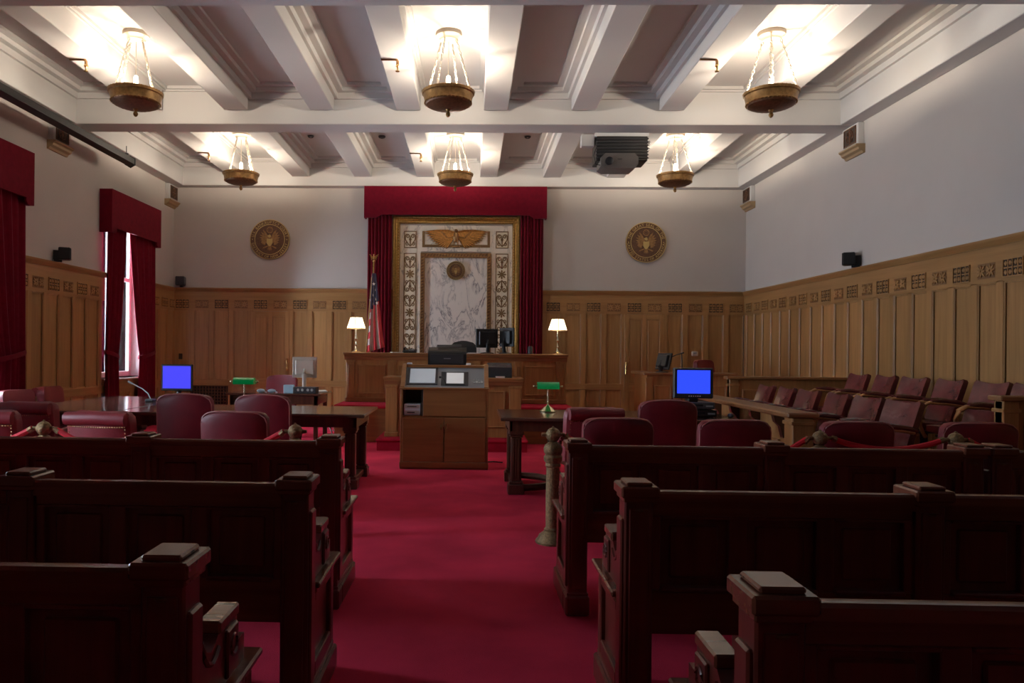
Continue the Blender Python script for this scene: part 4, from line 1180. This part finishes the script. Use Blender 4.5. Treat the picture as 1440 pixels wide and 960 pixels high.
# ------------------------------------------------------------------ witness stand
t = thing('witness_stand', 'panelled oak witness stand beside the jury box', 'witness stand', (3.37, 11.5, 0))
B().box(-.66, .66, .02, .10, 0, 1.06).build('front_wall', 'bench_oak', t)
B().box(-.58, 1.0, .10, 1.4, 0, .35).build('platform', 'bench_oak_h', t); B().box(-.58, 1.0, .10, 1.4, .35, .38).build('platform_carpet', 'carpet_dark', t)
B().box(-.66, -.58, .10, .9, 0, 1.06).build('side_wall', 'bench_oak', t)
B().box(-.72, .70, -.05, .24, 1.06, 1.10, .008).box(-.72, -.50, .24, .9, 1.06, 1.10, .008).build('ledge', 'bench_oak_h', t)
for x in (-.63, -.21, .21, .63): B().box(x - .05, x + .05, -.01, .03, .08, 1.0, .006).box(x - .055, x + .055, -.02, .03, .96, 1.02).build('pilaster', 'bench_oak', t)
B().box(-.68, .68, -.015, .03, 0, .09).build('plinth', 'bench_oak_h', t)
for a, b in ((-.55, -.29), (-.13, .13), (.29, .55)): panel_on(B(), a, b, .15, .90, .016).build('panel', 'bench_oak', t)
lcd('witness_monitor', 'black tilted monitor on the witness stand ledge', (2.98, 11.58, 1.10), PI - 1.15, .32, .26, .17, 'black_plastic', tilt=.25)
t = thing('boom_microphone', 'black boom microphone on the witness stand ledge', 'microphone', (3.27, 11.60, 1.10))
B().lathe([(.0001, 0), (.06, 0), (.055, .014), (.012, .022), (.0001, .022)], 16).build('base', 'black_plastic', t)
B().tube([(0, 0, .02), (-.01, 0, .30)], .008, 6).build('stand', 'black_plastic', t)
B().tube([(.02, 0, .305), (-.10, -.02, .27), (-.28, -.03, .19)], [.012, .008, .010], 6).build('boom', 'black_plastic', t)
B().tube([(-.28, -.03, .19), (-.34, -.03, .165)], .018, 8).build('capsule', 'dark_plastic', t)

# ------------------------------------------------------------------ jury box
for lab, x0, x1, y0, z in (('low carpeted platform under the front row of jury chairs', 2.95, 4.06, 6.14, .15), ('higher carpeted platform under the back row of jury chairs', 4.07, 5.16, 6.07, .30)):
    t = thing('jury_platform', lab, 'platform', ((x0 + x1) / 2, 8.0, 0)); w = (x1 - x0) / 2
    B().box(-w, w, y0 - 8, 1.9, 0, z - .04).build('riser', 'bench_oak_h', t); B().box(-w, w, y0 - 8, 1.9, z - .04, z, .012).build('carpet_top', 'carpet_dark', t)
t = thing('jury_rail', 'panelled oak jury box rail with wide ledge and brackets', 'rail', (2.82, 7.8, 0))
B().box(-.04, .06, -1.42, 1.8, 0, .86).build('wall', 'bench_oak', t)
B().box(-.15, .12, -1.46, 1.85, .86, .905, .012).build('ledge', 'bench_oak_h', t)
B().box(-.10, .075, -1.44, -1.27, 0, .86, .006).box(-.115, .085, -1.45, -1.26, .80, .83, .005).box(-.115, .085, -1.45, -1.26, 0, .10, .005).build('end_post', 'bench_oak', t)
for y in (-1.1, -.55, 0, .55, 1.1, 1.6):
    B().prism([(-.04, .86), (-.135, .86), (-.12, .80), (-.075, .76), (-.05, .66), (-.04, .66)], 'y', y - .03, y + .03).build('bracket', 'table_wood', t)
for y in (-.83, -.28, .28, .83, 1.35):
    m = panel_on(B(), -.22, .22, .12, .64, 0); m.xf(0, Matrix.Translation((-.05, y, 0)) @ Matrix.Rotation(-PI / 2, 4, 'Z')); m.build('panel', 'bench_oak', t)
B().box(-.055, .07, -1.42, 1.8, 0, .10).build('plinth', 'bench_oak_h', t)
for lab, x0, y, zt in (('oak end panel of the jury box beside the witness stand', 3.42, 9.93, 1.10), ('oak end panel of the jury box nearest the public pews', 4.16, 5.93, 1.09)):
    t = thing('jury_end_panel', lab, 'panel', (x0, y, 0))
    L = XR - .05 - x0
    B().box(0, L, .02, .09, 0, zt - .04).build('board', 'bench_oak', t)
    B().box(-.04, L, -.03, .13, zt - .04, zt, .008).build('cap_rail', 'bench_oak_h', t)
    B().box(0, .12, 0, .11, 0, zt - .04, .006).box(-.012, .132, -.012, .12, zt - .13, zt - .10, .004).build('post', 'bench_oak', t)
    for k in range(2):
        a = .17 + k * (L - .17) / 2; panel_on(B(), a, a + (L - .17) / 2 - .06, .15, zt - .17, .016).build('panel', 'bench_oak', t)
def jury_chair():
    t = thing('jury_chair', 'x', 'chair', (0, 0, 0), 0, 'maroon leather jury chairs')
    w = .41; M = Matrix.Translation((0, -.17, .44)) @ Matrix.Rotation(.32, 4, 'X')
    m = B().pillow(w, .44, .065, .02, -.018, .03, .2, 10, 8, .02); m.xf(0, M); bk = m.build('backrest', 'leather_maroon', t, ang=50)
    m = B()
    for z, a in ((.30, .012), (.22, -.010)): m.tube([(-.10 + .2 * k / 8, .030 + .004 * math.sin(k), z + a * math.sin(k * .8)) for k in range(9)], [.003] + [.009] * 7 + [.003], 5)
    m.xf(0, M); m.build('crease', 'leather_maroon', bk)
    m = B().pillow(w - .02, .44, .09, .04, 0, 0, .3, 8, 8, .03); m.xf(0, Matrix.Translation((0, -.19, .40)) @ Matrix.Rotation(-PI / 2 + .05, 4, 'X')); m.build('seat', 'leather_maroon', t, ang=50)
    for s in (-1, 1):
        x = s * (w / 2 + .03)
        ar = B().tube([(x, .20, .33), (x, .255, .43), (x, .265, .54), (x, .24, .62), (x, .17, .655), (x, -.06, .64), (x, -.17, .62)], .022, 8, flat=.016).build('arm', 'bentwood', t)
        B().tube([(x, .15, .668), (x, .02, .672), (x, -.12, .655), (x, -.20, .635)], [.018, .026, .026, .02], 8).build('arm_pad', 'leather_maroon', ar)
    B().tube([(0, 0, .02), (0, 0, .36)], .035, 10).build('pedestal', 'charcoal_metal', t)
    B().lathe([(.0001, 0), (.16, 0), (.15, .015), (.04, .035), (.0001, .035)], 18).build('base', 'charcoal_metal', t)
    B().box(-.16, .16, -.16, .16, .34, .365).build('seat_plate', 'charcoal_metal', t)
    return t
JC = None; ORD = ('nearest the witness stand', 'second from the witness stand', 'third from the witness stand', 'third from the public pews', 'second from the public pews', 'nearest the public pews')
for row, X_, Z_, ys in (('front', 3.40, .15, (9.30, 8.72, 8.14, 7.51, 6.93, 6.36)), ('back', 4.52, .30, (9.30, 8.71, 8.14, 7.55, 6.94, 6.40))):
    for k, y in enumerate(ys):
        lab = 'maroon leather jury chair in the %s row, %s' % (row, ORD[k]); rz = PI / 2 + (.03, -.02, .06, 0, .08, .14)[k]
        if JC is None:
            JC = jury_chair(); JC.location = (X_, y, Z_); JC.rotation_euler = (0, 0, rz); JC['label'] = lab
        else: dup(JC, (X_, y, Z_), rz, lab)

# ------------------------------------------------------------------ stanchions and ropes
def stanchion():
    t = thing('rope_stanchion', 'x', 'stanchion', (0, 0, 0), 0, 'ornate metal rope stanchions')
    B().lathe([(.0001, 0), (.122, 0), (.124, .015), (.108, .03), (.098, .055), (.075, .075), (.058, .09), (.062, .10), (.052, .112), (.0001, .112)], 28, wob=lambda a, z: .03 * math.cos(14 * a) if .01 < z < .07 else 0).build('base', 'stanchion_metal', t)
    B().lathe([(.0001, .11), (.050, .11), (.051, .30), (.049, .56), (.0001, .56)], 22).build('shaft', 'stanchion_metal', t)
    B().lathe([(.0001, .555), (.050, .555), (.058, .565), (.052, .585), (.064, .60), (.066, .63), (.055, .645), (.064, .66), (.068, .69), (.060, .715), (.042, .73), (.030, .74), (.0001, .74)], 26, wob=lambda a, z: .05 * math.cos(11 * a) if (.595 < z < .635 or .655 < z < .70) else 0).build('capital', 'stanchion_metal', t)
    B().sphere((0, 0, .79), .054, 16, 12).lathe([(.0001, .835), (.012, .838), (.010, .85), (.0001, .856)], 8).build('ball_finial', 'stanchion_metal', t)
    for s in (-1, 1): B().tube([(s * .045, 0, .79), (s * .085, 0, .792)], [.016, .013], 8).build('rope_hook', 'stanchion_metal', t)
    return t
ST = [(-3.18, 'brass ball stanchion behind the pew, nearest the windows'), (-1.29, 'brass ball stanchion behind the pew end on the window side of the aisle'), (.615, 'full-height ornate stanchion standing on the aisle carpet'),
      (2.55, 'brass ball stanchion before the jury rail end'), (3.52, 'brass ball stanchion before the jury box end panel')]
S0 = None
for x, lab in ST:
    if S0 is None: S0 = stanchion(); S0.location = (x, 5.5, 0); S0['label'] = lab
    else: dup(S0, (x, 5.5, 0), 0, lab)
def rope(x0, x1, sag, lab):
    t = thing('velvet_rope', lab, 'rope', ((x0 + x1) / 2, 5.5, 0), 0, 'red velvet ropes')
    a, b = x0 + .085, x1 - .085; L = (b - a) / 2; n = 24
    B().tube([(-L + 2 * L * k / n, 0, .79 - sag * (1 - (2 * k / n - 1) ** 2)) for k in range(n + 1)], .021, 8).build('rope', 'velvet_rope', t)
    for s in (-1, 1): B().tube([(s * (L - .03), 0, .79 - sag * .10), (s * (L + .0), 0, .79)], .024, 8).build('end_ferrule', 'stanchion_metal', t)
rope(-4.75, -3.18, .20, 'red velvet rope running to the wall on the window side')
rope(-3.18, -1.29, .26, 'red velvet rope between the two window-side stanchions')
rope(.615, 2.55, .30, 'red velvet rope from the full-height aisle stanchion to the jury side')
rope(2.55, 3.52, .075, 'red velvet rope sagging in front of the jury rail end')
rope(3.52, 5.14, .20, 'red velvet rope running to the wall on the jury side')

# ------------------------------------------------------------------ public pews (local: aisle end at x=0, back plane y=0, seat towards +y)
def pew(s, nsec, arm=True):
    t = thing('pew', 'x', 'pew', (0, 0, 0), 0, 'mahogany public pews')
    PWD = .102; SEC = 1.032
    X = lambda a: s * a
    posts = [k * SEC for k in range(nsec + 1)]
    for k, p in enumerate(posts):
        m = B().box(X(p), X(p + PWD), 0, .10, .10, .875, .006)
        m.box(X(p + .016), X(p + PWD - .016), -.006, .02, .14, .84, .003)
        m.box(X(p - .012), X(p + PWD + .012), -.014, .112, 0, .105, .008).box(X(p - .006), X(p + PWD + .006), -.007, .107, .105, .122, .004)
        if k == 0: m.box(X(-.012), X(.02), .012, .088, .15, .80, .006)
        po = m.build('post', 'mahogany', t)
        m = B().box(X(p - .017), X(p + PWD + .017), -.030, .125, .882, .922, .006).box(X(p - .008), X(p + PWD + .008), -.018, .112, .865, .885, .004).box(X(p + .004), X(p + PWD - .004), -.010, .104, .92, .935, .005)
        m.build('cap', 'mahogany_h', po)
        B().sphere((X(p + PWD / 2), -.008, .835), .012, 6, 4, (1.3, .5, .5)).build('stud', 'bronze_dark', po)
    for p in posts[:-1]:
        a, b = p + PWD, p + SEC
        B().prism([(-.018, .872), (-.018, .898), (-.010, .906), (.012, .908), (.075, .876), (.075, .872)], 'x', X(a), X(b)).build('top_rail', 'mahogany_h', t)
        B().box(X(a), X(b), .004, .07, .845, .874).box(X(a), X(b), .02, .062, .81, .846, .003).build('upper_rail', 'mahogany_h', t)
        B().box(X(a), X(b), .056, .07, .38, .86).build('back_board', 'mahogany', t)
        B().box(X(a), X(b), .02, .058, .385, .545, .003).build('lower_rail', 'mahogany_h', t)
        n = 3; w = (b - a) / n
        for k in range(n + 1):
            hw = .032
            x0, x1 = max(a, a + k * w - hw), min(b, a + k * w + hw)
            B().box(X(x0), X(x1), .021, .057, .545, .81, .003).build('stile', 'mahogany', t)
        for k in range(n):
            x0, x1 = a + k * w + .032, a + (k + 1) * w - .032
            m = B().box(X(x0), X(x1), .046, .057, .545, .81).box(X(x0 + .035), X(x1 - .035), .036, .05, .585, .775, .006)
            m.box(X(x0), X(x1), .016, .05, .800, .812, .003).box(X(x0), X(x1), .002, .05, .540, .556, .004)
            m.build('panel', 'mahogany', t)
        B().box(X(a - .05), X(b + .05), .07, .50, .405, .44, .012).build('seat', 'mahogany_h', t)
        B().box(X((a + b) / 2 - .02), X((a + b) / 2 + .02), .10, .46, 0, .405).build('seat_support', 'mahogany', t)
    ends = [0] + ([posts[-1] + PWD - .09] if nsec > 1 else [])
    for e in ends:
        m = B().box(X(e + .02), X(e + .06), .09, .53, .10, .48, .003)
        for y0, y1, z0, z1 in ((.09, .15, .13, .48), (.47, .53, .13, .48), (.15, .47, .13, .19), (.15, .47, .42, .48)): m.box(X(e), X(e + .03), y0, y1, z0, z1, .005)
        m.box(X(e + .0), X(e + .08), .09, .545, 0, .13, .006).box(X(e - .014), X(e + .085), .09, .555, .0, .105, .008)
        pe = m.build('end_panel', 'mahogany', t)
        B().box(X(e - .026), X(e + .085), .10, .555, .488, .510, .006).box(X(e - .012), X(e + .075), .10, .542, .468, .49, .004).build('end_ledge', 'mahogany_h', pe)
        arc = [(.10, .845), (.108, .78), (.12, .72), (.14, .675), (.165, .648), (.195, .636), (.225, .645), (.245, .662)]
        m = B().prism(arc + [(.40, .662), (.40, .585), (.47, .585), (.47, .51), (.10, .51)], 'x', X(e + .006), X(e + .058))
        m.tube([(X(e + .006), y, z - .03) for y, z in arc[2:]], .008, 5)
        m.box(X(e - .004), X(e + .03), .30, .39, .52, .65, .005)
        m.tube([(X(e - .004), .345 + .026 * math.cos(q), .60 + .026 * math.sin(q)) for q in [2 * PI * k / 10 for k in range(10)]], .006, 5, True)
        m.build('arm_panel', 'mahogany', t)
        B().box(X(e + .0), X(e + .064), .245, .405, .660, .695, .006).build('armrest', 'mahogany_h', t)
    return t
PWR = pew(1, 2); PWL = pew(-1, 2)
PWR.location = (.53, 3.98, 0); PWR['label'] = 'mahogany pew on the jury side, front row by the aisle stanchion'
dup(PWR, (.56, 2.695, 0), 0, 'mahogany pew on the jury side, second row back from the rope')
dup(PWR, (.578, 1.515, 0), 0, 'mahogany pew on the jury side, third row back from the rope')
dup(PWR, (2.74, 3.98, 0), 0, 'mahogany pew on the jury side, front row by the wall')
PWL.location = (-.705, 4.01, 0); PWL['label'] = 'mahogany pew on the window side, front row next to the rope'
dup(PWL, (-.59, 2.735, 0), 0, 'mahogany pew on the window side, second row back from the rope')
dup(PWL, (-.637, 1.665, 0), 0, 'mahogany pew on the window side, third row back from the rope')
